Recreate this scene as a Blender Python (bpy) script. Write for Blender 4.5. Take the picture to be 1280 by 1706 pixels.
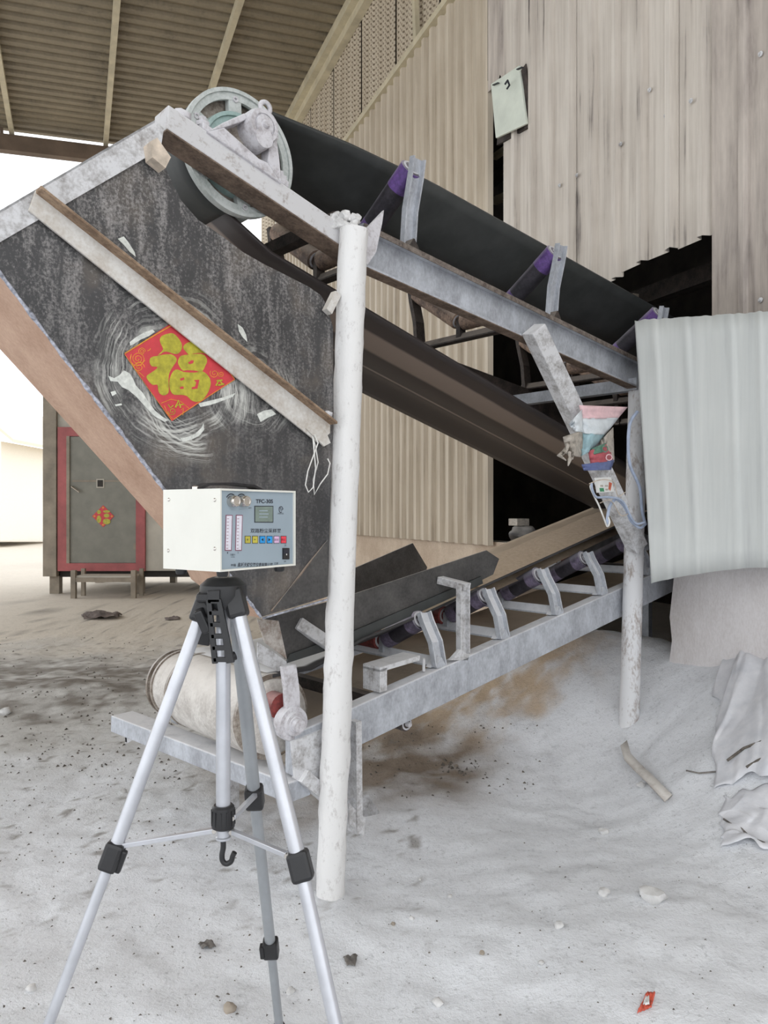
import bpy, bmesh, math, random
from mathutils import Vector, Matrix, noise as mnoise

V = Vector
scene = bpy.context.scene
for o in list(bpy.data.objects):
    bpy.data.objects.remove(o, do_unlink=True)
COL = scene.collection

# ------------------------------------------------------------------ camera, sky, exposure
F = 1281.0                      # focal length in pixels of the 1280 x 1706 frame
CX, CY = 640.0, 853.0
EYE = V((0, 0, 1.5))
cam_d = bpy.data.cameras.new('camera')
cam_d.sensor_fit = 'HORIZONTAL'
cam_d.sensor_width = 36.0
cam_d.lens = 36.0 * F / 1280.0
cam_d.clip_start = 0.02
cam_d.clip_end = 400
cam = bpy.data.objects.new('camera', cam_d)
cam.location = EYE
cam.rotation_euler = (math.radians(90), 0, 0)
COL.objects.link(cam)
scene.camera = cam

world = bpy.data.worlds.new('overcast_sky')
scene.world = world
world.use_nodes = True
wn = world.node_tree.nodes
wn['Background'].inputs[0].default_value = (0.955, 0.978, 1.0, 1)
wn['Background'].inputs[1].default_value = 1.95

scene.view_settings.view_transform = 'Standard'
scene.view_settings.look = 'None'
scene.view_settings.gamma = 1.0
scene.view_settings.use_curve_mapping = False
scene.view_settings.exposure = 0.0

# ------------------------------------------------------------------ measuring helpers
def ray(px, py):
    return V(((px - CX) / F, 1.0, (CY - py) / F))

def hit(px, py, P, N):
    d = ray(px, py)
    return EYE + d * ((P - EYE).dot(N) / d.dot(N))

def at(px, py, depth):
    return EYE + ray(px, py) * depth

ZUP = V((0, 0, 1))
# conveyor plane: s along U, t inwards along T
U = V((0.747, 0.665, 0)).normalized()
T = V((-U.y, U.x, 0))
SO = V((-0.13, 3.06, 0))
def S(px, py, t=0.0):
    return hit(px, py, SO + T * t, T)
def s_of(p): return (p - SO).dot(U)
def ST(s, t, z): return SO + U * s + T * t + ZUP * z
# building wall plane: q runs towards the camera
WQ = V((0.4, -1.0, 0)).normalized()
WN = V((-WQ.y, WQ.x, 0)).normalized()       # points to the right, into the building
WO = V((0.378, 8.08, 0))
def W(px, py, off=0.0):
    return hit(px, py, WO + WN * off, WN)
def q_of(p): return (p - WO).dot(WQ)
def WP(q, off, z): return WO + WQ * q + WN * off + ZUP * z

# ------------------------------------------------------------------ mesh helpers
class MB:
    def __init__(self):
        self.v = []; self.f = []
    def add(self, verts, faces):
        b = len(self.v)
        self.v += [V(p) for p in verts]
        self.f += [tuple(b + i for i in f) for f in faces]
        return self
    def prism(self, poly, ext):
        n = len(poly)
        vs = [V(p) for p in poly] + [V(p) + ext for p in poly]
        fs = [tuple(range(n)), tuple(range(2 * n - 1, n - 1, -1))]
        fs += [(i, (i + 1) % n, n + (i + 1) % n, n + i) for i in range(n)]
        return self.add(vs, fs)
    def hexa(self, a, b, c, d, ext):
        return self.prism([a, b, c, d], ext)
    def obox(self, A, B, w, h, up=ZUP, roll=0.0):
        A = V(A); B = V(B); d = (B - A).normalized()
        side = d.cross(up)
        if side.length < 1e-4: side = d.cross(V((1, 0, 0)))
        side.normalize(); top = side.cross(d).normalized()
        if roll:
            R = Matrix.Rotation(roll, 3, d); side = R @ side; top = R @ top
        q = [side * (w / 2) + top * (h / 2), side * (-w / 2) + top * (h / 2), side * (-w / 2) - top * (h / 2), side * (w / 2) - top * (h / 2)]
        return self.prism([A + x for x in q], B - A)
    def box(self, c, sx, sy, sz):
        c = V(c)
        return self.obox(c - V((sx / 2, 0, 0)), c + V((sx / 2, 0, 0)), sy, sz)
    def tube(self, pts, r, seg=10, cap=True):
        pts = [V(p) for p in pts]; n = len(pts)
        rs = r if isinstance(r, (list, tuple)) else [r] * n
        d0 = (pts[1] - pts[0]).normalized()
        nrm = d0.orthogonal().normalized()
        vs = []; fs = []
        for i in range(n):
            d = (pts[min(i + 1, n - 1)] - pts[max(i - 1, 0)]).normalized()
            nrm = (nrm - d * nrm.dot(d)).normalized()
            bn = d.cross(nrm)
            for k in range(seg):
                a = 2 * math.pi * k / seg
                vs.append(pts[i] + (nrm * math.cos(a) + bn * math.sin(a)) * rs[i])
        for i in range(n - 1):
            for k in range(seg):
                k2 = (k + 1) % seg
                fs.append((i * seg + k, i * seg + k2, (i + 1) * seg + k2, (i + 1) * seg + k))
        if cap:
            fs.append(tuple(range(seg))); fs.append(tuple(range((n - 1) * seg, n * seg)))
        return self.add(vs, fs)
    def cyl(self, A, B, r, seg=20):
        return self.tube([A, B], r, seg)
    def lathe(self, A, d, prof, seg=32, closed=False):
        d = V(d).normalized(); nrm = d.orthogonal().normalized(); bn = d.cross(nrm)
        A = V(A); vs = []; fs = []; n = len(prof)
        for (h, r) in prof:
            for k in range(seg):
                a = 2 * math.pi * k / seg
                vs.append(A + d * h + (nrm * math.cos(a) + bn * math.sin(a)) * max(r, 1e-5))
        m = n if closed else n - 1
        for i in range(m):
            j = (i + 1) % n
            for k in range(seg):
                k2 = (k + 1) % seg
                fs.append((i * seg + k, i * seg + k2, j * seg + k2, j * seg + k))
        if not closed:
            fs.append(tuple(range(seg))); fs.append(tuple(range((n - 1) * seg, n * seg)))
        return self.add(vs, fs)
    def sweep(self, path, prof, side):
        """closed 2-D profile (a along side, b along the path normal) along a path"""
        path = [V(p) for p in path]; n = len(path); m = len(prof); vs = []; fs = []
        for i in range(n):
            d = (path[min(i + 1, n - 1)] - path[max(i - 1, 0)]).normalized()
            nb = side.cross(d).normalized()
            for (a, b) in prof: vs.append(path[i] + side * a + nb * b)
        for i in range(n - 1):
            for k in range(m):
                k2 = (k + 1) % m
                fs.append((i * m + k, i * m + k2, (i + 1) * m + k2, (i + 1) * m + k))
        fs.append(tuple(range(m))); fs.append(tuple(range((n - 1) * m, n * m)))
        return self.add(vs, fs)
    def grid(self, rows):
        n = len(rows); m = len(rows[0])
        vs = [p for r in rows for p in r]
        fs = [(i * m + k, i * m + k + 1, (i + 1) * m + k + 1, (i + 1) * m + k) for i in range(n - 1) for k in range(m - 1)]
        return self.add(vs, fs)
    def rock(self, c, r, seed, sub=2, amp=0.35, squash=0.75):
        bm = bmesh.new(); bmesh.ops.create_icosphere(bm, subdivisions=sub, radius=1.0)
        vs = []
        for v in bm.verts:
            p = v.co.copy()
            k = 1 + amp * mnoise.noise(p * 1.3 + V((seed * 3.7, seed, 0))) + 0.15 * mnoise.noise(p * 3.1 + V((0, seed * 1.3, 5)))
            p = p * k; p.z *= squash
            vs.append(V(c) + p * r)
        fs = [tuple(v.index for v in f.verts) for f in bm.faces]
        bm.free()
        return self.add(vs, fs)
    def build(self, name, mat, parent=None, smooth=None, bevel=0.0, solid=0.0, origin=None, recalc=True):
        me = bpy.data.meshes.new(name)
        lo = V((min(p.x for p in self.v), min(p.y for p in self.v), min(p.z for p in self.v)))
        hi = V((max(p.x for p in self.v), max(p.y for p in self.v), max(p.z for p in self.v)))
        o0 = V(origin) if origin is not None else V(((lo.x + hi.x) / 2, (lo.y + hi.y) / 2, lo.z))
        me.from_pydata([p - o0 for p in self.v], [], self.f)
        if recalc:
            bm = bmesh.new(); bm.from_mesh(me)
            bmesh.ops.recalc_face_normals(bm, faces=bm.faces[:]); bm.to_mesh(me); bm.free()
        if smooth is not None:
            me.shade_smooth()
            me.set_sharp_from_angle(angle=math.radians(smooth))
        me.materials.append(MAT[mat] if isinstance(mat, str) else mat)
        o = bpy.data.objects.new(name, me)
        COL.objects.link(o)
        if parent is not None:
            o.parent = parent
            o.location = o0 - world_loc(parent)
        else:
            o.location = o0
        if bevel:
            m = o.modifiers.new('bevel', 'BEVEL'); m.width = bevel; m.segments = 2; m.limit_method = 'ANGLE'; m.angle_limit = math.radians(40)
        if solid:
            m = o.modifiers.new('thickness', 'SOLIDIFY'); m.thickness = solid; m.offset = 0
        return o

def world_loc(o):
    p = V(o.location)
    while o.parent is not None:
        o = o.parent; p = p + V(o.location)
    return p

def thing(name, label, cat, loc, group=None):
    o = bpy.data.objects.new(name, None); COL.objects.link(o)
    o.empty_display_size = 0.1
    o.location = loc
    return tag(o, label, cat, group)
def tag(o, label, cat, group=None):
    o['label'] = label; o['category'] = cat
    if group: o['group'] = group
    return o
def struct(o, label=None):
    o['kind'] = 'structure'
    if label: o['label'] = label
    return o
def setting(name, loc=(0, 0, 0), label=None):
    o = bpy.data.objects.new(name, None); COL.objects.link(o); o.location = loc; o['kind'] = 'structure'
    if label: o['label'] = label
    return o
def copy_part(o, delta, parent=None):
    c = o.copy(); COL.objects.link(c); c.location = V(o.location) + delta
    if parent is not None: c.parent = parent
    return c

# ------------------------------------------------------------------ materials
MAT = {}
def lin(c):
    def f(x):
        x /= 255.0
        return x / 12.92 if x <= 0.04045 else ((x + 0.055) / 1.055) ** 2.4
    return (f(c[0]), f(c[1]), f(c[2]), 1)

class NT:
    def __init__(self, name):
        m = bpy.data.materials.new(name); m.use_nodes = True
        self.m = m; self.t = m.node_tree; self.b = self.t.nodes['Principled BSDF']
        MAT[name] = m
    def n(self, kind, **kw):
        x = self.t.nodes.new(kind)
        for k, v in kw.items(): setattr(x, k, v)
        return x
    def l(self, a, b): self.t.links.new(a, b)
    def pos(self, scale=(1, 1, 1), obj=False):
        if obj: src = self.n('ShaderNodeTexCoord').outputs['Object']
        else: src = self.n('ShaderNodeNewGeometry').outputs['Position']
        mp = self.n('ShaderNodeMapping'); mp.inputs['Scale'].default_value = scale
        self.l(src, mp.inputs[0]); return mp.outputs[0]
    def noise(self, vec, scale=5, detail=6, rough=0.6, dist=0.0):
        x = self.n('ShaderNodeTexNoise'); x.inputs['Scale'].default_value = scale
        x.inputs['Detail'].default_value = detail; x.inputs['Roughness'].default_value = rough
        x.inputs['Distortion'].default_value = dist
        self.l(vec, x.inputs['Vector']); return x.outputs['Fac']
    def ramp(self, fac, stops, interp='LINEAR'):
        r = self.n('ShaderNodeValToRGB'); r.color_ramp.interpolation = interp
        e = r.color_ramp.elements
        while len(e) < len(stops): e.new(0.5)
        for i, (p, c) in enumerate(stops):
            e[i].position = p
            e[i].color = (c, c, c, 1) if isinstance(c, (int, float)) else lin(c)
        self.l(fac, r.inputs[0]); return r.outputs[0]
    def math(self, op, a, b=None, clamp=False):
        x = self.n('ShaderNodeMath', operation=op); x.use_clamp = clamp
        for i, s in enumerate((a, b)):
            if s is None: continue
            if isinstance(s, (int, float)): x.inputs[i].default_value = s
            else: self.l(s, x.inputs[i])
        return x.outputs[0]
    def mix(self, fac, a, b):
        x = self.n('ShaderNodeMix', data_type='RGBA')
        if isinstance(fac, (int, float)): x.inputs[0].default_value = fac
        else: self.l(fac, x.inputs[0])
        for i, s in ((6, a), (7, b)):
            if isinstance(s, tuple): x.inputs[i].default_value = lin(s)
            else: self.l(s, x.inputs[i])
        return x.outputs[2]
    def dot(self, vec, axis, origin=None):
        if origin is not None:
            sb = self.n('ShaderNodeVectorMath', operation='SUBTRACT'); self.l(vec, sb.inputs[0]); sb.inputs[1].default_value = origin; vec = sb.outputs[0]
        d = self.n('ShaderNodeVectorMath', operation='DOT_PRODUCT'); self.l(vec, d.inputs[0]); d.inputs[1].default_value = axis
        return d.outputs['Value']
    def upness(self, lo=0.2, hi=0.8):
        g = self.n('ShaderNodeNewGeometry'); s = self.n('ShaderNodeSeparateXYZ'); self.l(g.outputs['Normal'], s.inputs[0])
        mr = self.n('ShaderNodeMapRange'); mr.inputs[1].default_value = lo; mr.inputs[2].default_value = hi
        self.l(s.outputs[2], mr.inputs[0]); return mr.outputs[0]
    def done(self, color, rough=0.6, metal=0.0, bump=None, bstr=0.3, bdist=0.01, spec=0.5):
        if isinstance(color, tuple): self.b.inputs['Base Color'].default_value = lin(color)
        else: self.l(color, self.b.inputs['Base Color'])
        if isinstance(rough, (int, float)): self.b.inputs['Roughness'].default_value = rough
        else: self.l(rough, self.b.inputs['Roughness'])
        self.b.inputs['Metallic'].default_value = metal
        self.b.inputs['Specular IOR Level'].default_value = spec
        if bump is not None:
            bp = self.n('ShaderNodeBump'); bp.inputs['Strength'].default_value = bstr; bp.inputs['Distance'].default_value = bdist
            self.l(bump, bp.inputs['Height']); self.l(bp.outputs[0], self.b.inputs['Normal'])
        return self.m

def simple(name, c, rough=0.5, metal=0.0, var=0.10, scale=20, bstr=0.1, spec=0.5):
    k = NT(name); p = k.pos()
    f = k.noise(p, scale, 5)
    a = tuple(max(0, x * (1 - var)) for x in c); b = tuple(min(255, x * (1 + var)) for x in c)
    return k.done(k.ramp(f, [(0.3, a), (0.7, b)]), rough, metal, f, bstr, 0.002, spec)

def dusty(name, base, dark, dust, scale=14, patch=(0.42, 0.60), up=0.85, rough=0.75, metal=0.0, stretch=(1, 1, 1), fine=90, bstr=0.35):
    """painted or bare metal with wear patches; powder settled on whatever faces up"""
    k = NT(name); p = k.pos(stretch)
    a = k.noise(p, scale, 8, 0.7); f = k.noise(p, fine, 4, 0.6)
    s = k.math('ADD', k.math('MULTIPLY', a, 0.7), k.math('MULTIPLY', f, 0.3))
    c = k.ramp(s, [(patch[0], dark), (patch[1], base)])
    d = k.noise(k.pos(), scale * 0.6, 6, 0.7)
    m = k.math('MULTIPLY', k.upness(0.1, 0.7), k.ramp(d, [(0.25, 0.35), (0.5, 1.0)]))
    m = k.math('MULTIPLY', m, up)
    return k.done(k.mix(m, c, dust), rough, metal, s, bstr, 0.004)

WHITE_DUST = (232, 232, 234)
dusty('dusted_steel', (206, 206, 208), (142, 138, 136), WHITE_DUST, 16, (0.36, 0.55))
dusty('dusted_steel_brown', (196, 190, 184), (136, 120, 108), (222, 218, 212), 14, (0.38, 0.60))
dusty('rail_steel', (192, 196, 203), (150, 152, 158), WHITE_DUST, 9, (0.38, 0.62), stretch=(1, 1, 0.6))
dusty('pipe_paint', (226, 225, 224), (184, 180, 178), (238, 238, 240), 28, (0.32, 0.46), stretch=(1, 1, 0.6), bstr=0.9)
dusty('post_paint', (222, 222, 224), (164, 154, 148), (238, 238, 240), 12, (0.38, 0.49), stretch=(1, 1, 0.45), bstr=0.4)
dusty('angle_white', (212, 210, 206), (176, 166, 154), (216, 208, 196), 8, (0.36, 0.60))
dusty('angle_brown', (160, 136, 112), (112, 90, 72), (190, 176, 158), 14)
dusty('dark_plate', (92, 90, 88), (52, 50, 50), (172, 168, 164), 6, (0.36, 0.68), up=0.7, rough=0.55)
dusty('rust_plate', (196, 164, 142), (160, 126, 104), (222, 205, 188), 5, (0.34, 0.66), rough=0.55, bstr=0.15)
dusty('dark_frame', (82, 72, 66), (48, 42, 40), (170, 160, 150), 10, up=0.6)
dusty('drum_paint', (198, 202, 200), (156, 164, 160), (218, 222, 222), 12, (0.34, 0.58))
dusty('drum_teal', (172, 194, 192), (140, 166, 160), (205, 215, 212), 10, (0.36, 0.62))
dusty('drum_green', (92, 130, 112), (62, 88, 74), (180, 196, 188), 12)
dusty('drum_recess', (170, 162, 152), (110, 98, 88), (206, 202, 198), 9)
dusty('head_paint', (200, 199, 200), (150, 140, 134), WHITE_DUST, 22, (0.32, 0.47))
dusty('rust_edge', (132, 122, 114), (74, 64, 58), (120, 110, 102), 26, (0.38, 0.6), up=0.4)
dusty('rust_and_under_shade', (128, 110, 96), (84, 70, 60), (150, 136, 124), 12)
dusty('belt_dust_tan', (186, 168, 146), (120, 104, 90), (190, 172, 150), 7)
dusty('casting', (204, 202, 206), (160, 154, 156), (226, 226, 230), 20, (0.36, 0.54), bstr=0.8)
dusty('drum_belt_dusted', (214, 210, 204), (176, 170, 164), (226, 222, 216), 8)
dusty('roller_purple', (112, 82, 150), (78, 58, 108), (196, 186, 208), 14, up=0.75, rough=0.5)
dusty('roller_black', (58, 54, 62), (36, 34, 40), (186, 180, 190), 14, up=0.7, rough=0.6)
dusty('roller_tan', (168, 142, 122), (96, 80, 72), (205, 190, 176), 8, up=0.8)
dusty('roller_red', (150, 66, 62), (100, 48, 46), (190, 160, 156), 14, up=0.6)
dusty('crack_cement', (202, 196, 190), (160, 150, 140), (226, 226, 228), 3)
dusty('plinth', (205, 188, 168), (178, 158, 138), (226, 222, 216), 2.2, bstr=0.2)
dusty('plinth_white', (226, 222, 222), (204, 198, 196), (232, 230, 230), 2.2, stretch=(1, 1, 0.5), bstr=0.2)
simple('black_plastic', (34, 34, 36), 0.42, 0, 0.15)
simple('black_fabric', (44, 42, 44), 0.85, 0, 0.2, 60)
simple('aluminium', (196, 198, 204), 0.30, 0.55, 0.04, 12)
simple('aluminium_grey', (160, 164, 168), 0.35, 0.5, 0.04, 12)
simple('chrome', (205, 200, 194), 0.18, 0.9, 0.05)
dusty('roller_lilac', (128, 116, 140), (84, 78, 92), (190, 188, 196), 16, up=0.7)
simple('case_white', (219, 218, 210), 0.45, 0, 0.015, 8, 0.03)
simple('panel_blue', (147, 161, 171), 0.5, 0, 0.02, 8, 0.02)
simple('lcd', (120, 134, 126), 0.25, 0, 0.06, 60, 0.02)
simple('ink', (34, 36, 46), 0.6)
simple('tube_scale', (214, 212, 222), 0.3, 0, 0.05, 60)
simple('tube_red', (128, 70, 90), 0.5)
simple('key_olive', (186, 176, 72), 0.5); simple('key_blue', (40, 148, 216), 0.5)
simple('key_pink', (208, 172, 204), 0.5); simple('key_red', (226, 66, 82), 0.5)
simple('poster_red', (198, 60, 68), 0.55, 0, 0.05, 30)
simple('poster_gold', (170, 162, 50), 0.45, 0, 0.14, 45)
simple('poster_orange', (214, 146, 52), 0.5, 0, 0.1, 60)
simple('paste', (206, 208, 202), 0.8, 0, 0.10, 60, 0.5)
simple('weld', (150, 152, 162), 0.55, 0.2, 0.35, 70, 0.5)
simple('wire_white', (228, 226, 222), 0.5)
simple('cable_blue', (164, 176, 198), 0.5, 0, 0.08)
simple('stone_white', (206, 205, 204), 0.9, 0, 0.12, 18, 0.8)
simple('stone_brown', (150, 140, 128), 0.85, 0, 0.15, 18, 0.6)
simple('crumb_dark', (92, 86, 80), 0.9, 0, 0.3, 30, 0.4)
simple('cloth_dark', (104, 94, 90), 0.9, 0, 0.25, 12, 0.5)
simple('leaf_dark', (110, 106, 102), 0.9, 0, 0.3, 30, 0.4)
simple('wood_grey', (196, 182, 166), 0.8, 0, 0.15, 20, 0.5)
simple('bag_pink', (226, 190, 194), 0.4, 0, 0.05, 30); simple('bag_white', (216, 222, 226), 0.4, 0, 0.04, 30)
simple('bag_teal', (150, 180, 188), 0.4, 0, 0.1, 30); simple('bag_red', (178, 84, 92), 0.5, 0, 0.1, 40)
simple('bag_green', (92, 130, 112), 0.5, 0, 0.15, 40); simple('bag_blue', (92, 104, 150), 0.4, 0, 0.1, 40)
simple('knot_grey', (172, 164, 154), 0.6, 0, 0.15, 40)
simple('card_white', (226, 226, 224), 0.6, 0, 0.03); simple('card_green', (60, 140, 96), 0.6); simple('card_red', (196, 96, 70), 0.6)
simple('cabin_panel', (176, 170, 158), 0.6, 0, 0.06, 3, 0.02)
simple('cabin_corner', (138, 128, 114), 0.7, 0, 0.12, 4)
simple('cabin_red', (158, 84, 84), 0.6, 0, 0.10, 4)
simple('cabin_door', (124, 122, 112), 0.55, 0, 0.07, 4)
simple('cabin_dark', (50, 46, 42), 0.8)
simple('eave_beam', (104, 88, 74), 0.7, 0, 0.12, 3)
simple('purlin_paint', (196, 186, 160), 0.6, 0, 0.08, 4)
simple('board_white', (214, 220, 208), 0.5, 0, 0.04, 6)
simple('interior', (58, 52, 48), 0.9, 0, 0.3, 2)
simple('house_wall', (240, 234, 220), 0.8, 0, 0.02); simple('house_roof', (228, 214, 196), 0.8, 0, 0.02)  # overexposed daylight is put into these very pale colours
simple('scrap_red', (206, 92, 72), 0.6, 0, 0.2, 60)

# corrugated sheet paints
def sheet_mat(name, light, mid, dark, hs=5.0, vs=0.22, lo=0.34, hi=0.62):
    k = NT(name)
    a = k.noise(k.pos((hs, hs, vs)), 2.2, 8, 0.65, 0.3)
    b = k.noise(k.pos((14, 14, 0.6)), 2.0, 5, 0.6)
    c = k.noise(k.pos((1, 1, 1)), 1.3, 5, 0.6)
    s = k.math('ADD', k.math('ADD', k.math('MULTIPLY', a, 0.5), k.math('MULTIPLY', b, 0.25)), k.math('MULTIPLY', c, 0.25))
    col = k.ramp(s, [(lo, dark), ((lo + hi) / 2 - 0.03, mid), (hi, light)])
    k.done(col, 0.6, 0.0, b, 0.05, 0.004)
sheet_mat('sheet_beige', (208, 196, 178), (186, 173, 154), (148, 134, 117))
sheet_mat('sheet_near', (214, 206, 196), (192, 183, 173), (108, 101, 98), lo=0.385, hi=0.56)
sheet_mat('sheet_dirty', (206, 196, 186), (170, 160, 152), (112, 104, 100), hs=3, vs=0.6)
sheet_mat('sheet_loose', (208, 210, 207), (196, 199, 197), (180, 182, 182))
sheet_mat('roof_paint', (142, 130, 108), (126, 115, 95), (100, 90, 74), hs=1.2, vs=1.2)

k = NT('perforated')             # perforated screen: a regular lattice of small holes
ps = k.pos()
aq = k.math('SINE', k.math('MULTIPLY', k.dot(ps, tuple(WQ)), 95.0)); az = k.math('SINE', k.math('MULTIPLY', k.dot(ps, (0, 0, 1)), 95.0))
dots = k.math('GREATER_THAN', k.math('MULTIPLY', aq, az), 0.30)
nz = k.noise(k.pos((4, 4, 0.4)), 2, 5)
k.done(k.mix(dots, k.ramp(nz, [(0.3, (186, 172, 150)), (0.7, (208, 196, 176))]), (128, 114, 96)), 0.7)

k = NT('rubber')
p = k.pos(); nz = k.noise(p, 6, 6); nf = k.noise(p, 60, 4)
k.done(k.ramp(nz, [(0.3, (56, 58, 58)), (0.7, (72, 74, 73))]), 0.6, 0, nf, 0.1, 0.002, 0.4)

k = NT('rubber_tracks')          # return run: worn tracks along the belt
p = k.pos(); t = k.dot(p, tuple(T), tuple(SO))
wob = k.math('MULTIPLY', k.math('SUBTRACT', k.noise(p, 3, 4), 0.5), 0.015)
tt = k.math('ADD', t, wob)
fine = k.noise(k.pos((1, 1, 1)), 40, 5)
trk = k.ramp(tt, [(0.10, (46, 40, 40)), (0.27, (58, 50, 48)), (0.285, (128, 114, 104)), (0.40, (122, 108, 98)), (0.42, (50, 43, 42)), (0.60, (44, 38, 38)), (0.615, (136, 124, 116)), (0.635, (44, 38, 38)), (0.66, (64, 56, 54)), (0.72, (42, 37, 38))])
k.done(trk, 0.55, 0, fine, 0.1, 0.002)

k = NT('belt_sandy')             # lower belt: rubber with sand dust lying on top
p = k.pos(); nz = k.noise(p, 5, 6)
tB = k.dot(p, tuple(T), tuple(SO)); sB = k.dot(p, tuple(U), tuple(SO))
inner = k.ramp(k.math('ADD', tB, k.math('MULTIPLY', k.math('SUBTRACT', nz, 0.5), 0.06)), [(0.255, 0.0), (0.285, 1.0)])
up = k.math('MULTIPLY', k.upness(0.2, 0.6), inner)
dustc = k.mix(k.ramp(sB, [(0.15, 0.0), (0.7, 1.0)]), (206, 206, 206), k.ramp(nz, [(0.3, (186, 166, 144)), (0.7, (206, 188, 166))]))
k.done(k.mix(up, k.ramp(nz, [(0.3, (46, 45, 46)), (0.7, (66, 64, 64))]), dustc), 0.8, 0, nz, 0.1, 0.01)

# chute plate: dark mill-scale steel, powder streaks, brushed paste around the poster
k = NT('chute_plate')
p = k.pos()
big = k.noise(p, 2.6, 6, 0.6); vert = k.noise(k.pos((7, 7, 1.4)), 3, 8, 0.75); fine = k.noise(p, 110, 4, 0.7)
base = k.ramp(big, [(0.30, (46, 46, 48)), (0.52, (64, 63, 64)), (0.75, (112, 102, 92))])
pw = k.math('MULTIPLY', k.math('ADD', vert, k.math('MULTIPLY', k.math('SUBTRACT', fine, 0.5), 0.9)), 1.0)
zz = k.dot(p, (0, 0, 1))
hgt = k.ramp(k.math('MULTIPLY', k.math('SUBTRACT', zz, 1.55), 1.1, True), [(0.0, 0.25), (1.0, 1.0)])
pmask = k.math('MULTIPLY', k.ramp(pw, [(0.45, 0.0), (0.75, 0.85)]), hgt)
col = k.mix(pmask, base, (164, 160, 158))
def swirl(c, r, ring, lo, hi):
    global col
    sb = k.n('ShaderNodeVectorMath', operation='SUBTRACT'); k.l(p, sb.inputs[0]); sb.inputs[1].default_value = tuple(c)
    ln = k.n('ShaderNodeVectorMath', operation='LENGTH'); k.l(sb.outputs[0], ln.inputs[0])
    d = k.math('ADD', ln.outputs['Value'], k.math('MULTIPLY', k.math('SUBTRACT', k.noise(p, 7, 3), 0.5), 0.05))
    cx = k.n('ShaderNodeCombineXYZ'); k.l(k.math('MULTIPLY', d, ring), cx.inputs[0]); k.l(k.math('MULTIPLY', zz, 3.0), cx.inputs[1])
    rings = k.noise(cx.outputs[0], 1.0, 4, 0.7)
    fall = k.ramp(k.math('DIVIDE', d, r), [(0.35, 0.0), (0.55, 1.0), (0.80, 1.0), (1.0, 0.0)])
    blob = k.ramp(k.noise(p, 6.0, 5), [(0.40, 0.0), (0.60, 1.0)])
    m = k.math('MULTIPLY', k.math('MULTIPLY', k.ramp(rings, [(lo, 0.0), (hi, 0.9)]), fall), blob)
    col = k.mix(m, col, (206, 206, 200))
swirl(S(292, 622, -0.02), 0.30, 110, 0.46, 0.60)
swirl(S(330, 655, -0.02), 0.25, 120, 0.46, 0.58)
swirl(S(420, 650, -0.02), 0.20, 120, 0.46, 0.60)
k.done(col, 0.5, 0.0, vert, 0.15, 0.004)

# ground: colour zones live in the 'tint' attribute (different materials lying about)
k = NT('ground')
p = k.pos()
at_ = k.n('ShaderNodeAttribute'); at_.attribute_name = 'tint'
n1 = k.noise(p, 3.0, 8, 0.65); n2 = k.noise(p, 26, 6, 0.7); n3 = k.noise(p, 120, 4, 0.7)
mul = k.ramp(k.math('ADD', k.math('MULTIPLY', n1, 0.6), k.math('MULTIPLY', n2, 0.4)), [(0.30, 0.88), (0.5, 0.97), (0.70, 1.0)])
mx = k.n('ShaderNodeMix', data_type='RGBA', blend_type='MULTIPLY'); mx.inputs[0].default_value = 1.0
k.l(at_.outputs['Color'], mx.inputs[6]); k.l(mul, mx.inputs[7])
spk = k.ramp(k.noise(p, 48, 5, 0.75), [(0.33, 0.72), (0.42, 1.0)])
spk2 = k.ramp(k.noise(p, 15, 6, 0.75), [(0.34, 0.86), (0.46, 1.0)])
for s_ in (spk, spk2):
    m2 = k.n('ShaderNodeMix', data_type='RGBA', blend_type='MULTIPLY'); m2.inputs[0].default_value = 1.0
    k.l(mx.outputs[2], m2.inputs[6]); k.l(s_, m2.inputs[7]); mx = m2
hb = k.math('ADD', k.math('MULTIPLY', n2, 0.7), k.math('MULTIPLY', n3, 0.3))
k.done(mx.outputs[2], 0.95, 0, hb, 0.6, 0.02, 0.15)

k = NT('plastic_film')
p = k.pos(); nz = k.noise(p, 9, 6, 0.6)
k.done(k.ramp(nz, [(0.3, (206, 208, 214)), (0.7, (234, 234, 238))]), 0.35, 0, nz, 0.3, 0.02)

k = NT('film_clear')
k.b.inputs['Transmission Weight'].default_value = 0.85
k.b.inputs['IOR'].default_value = 1.15
k.done((225, 232, 236), 0.15)

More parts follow.
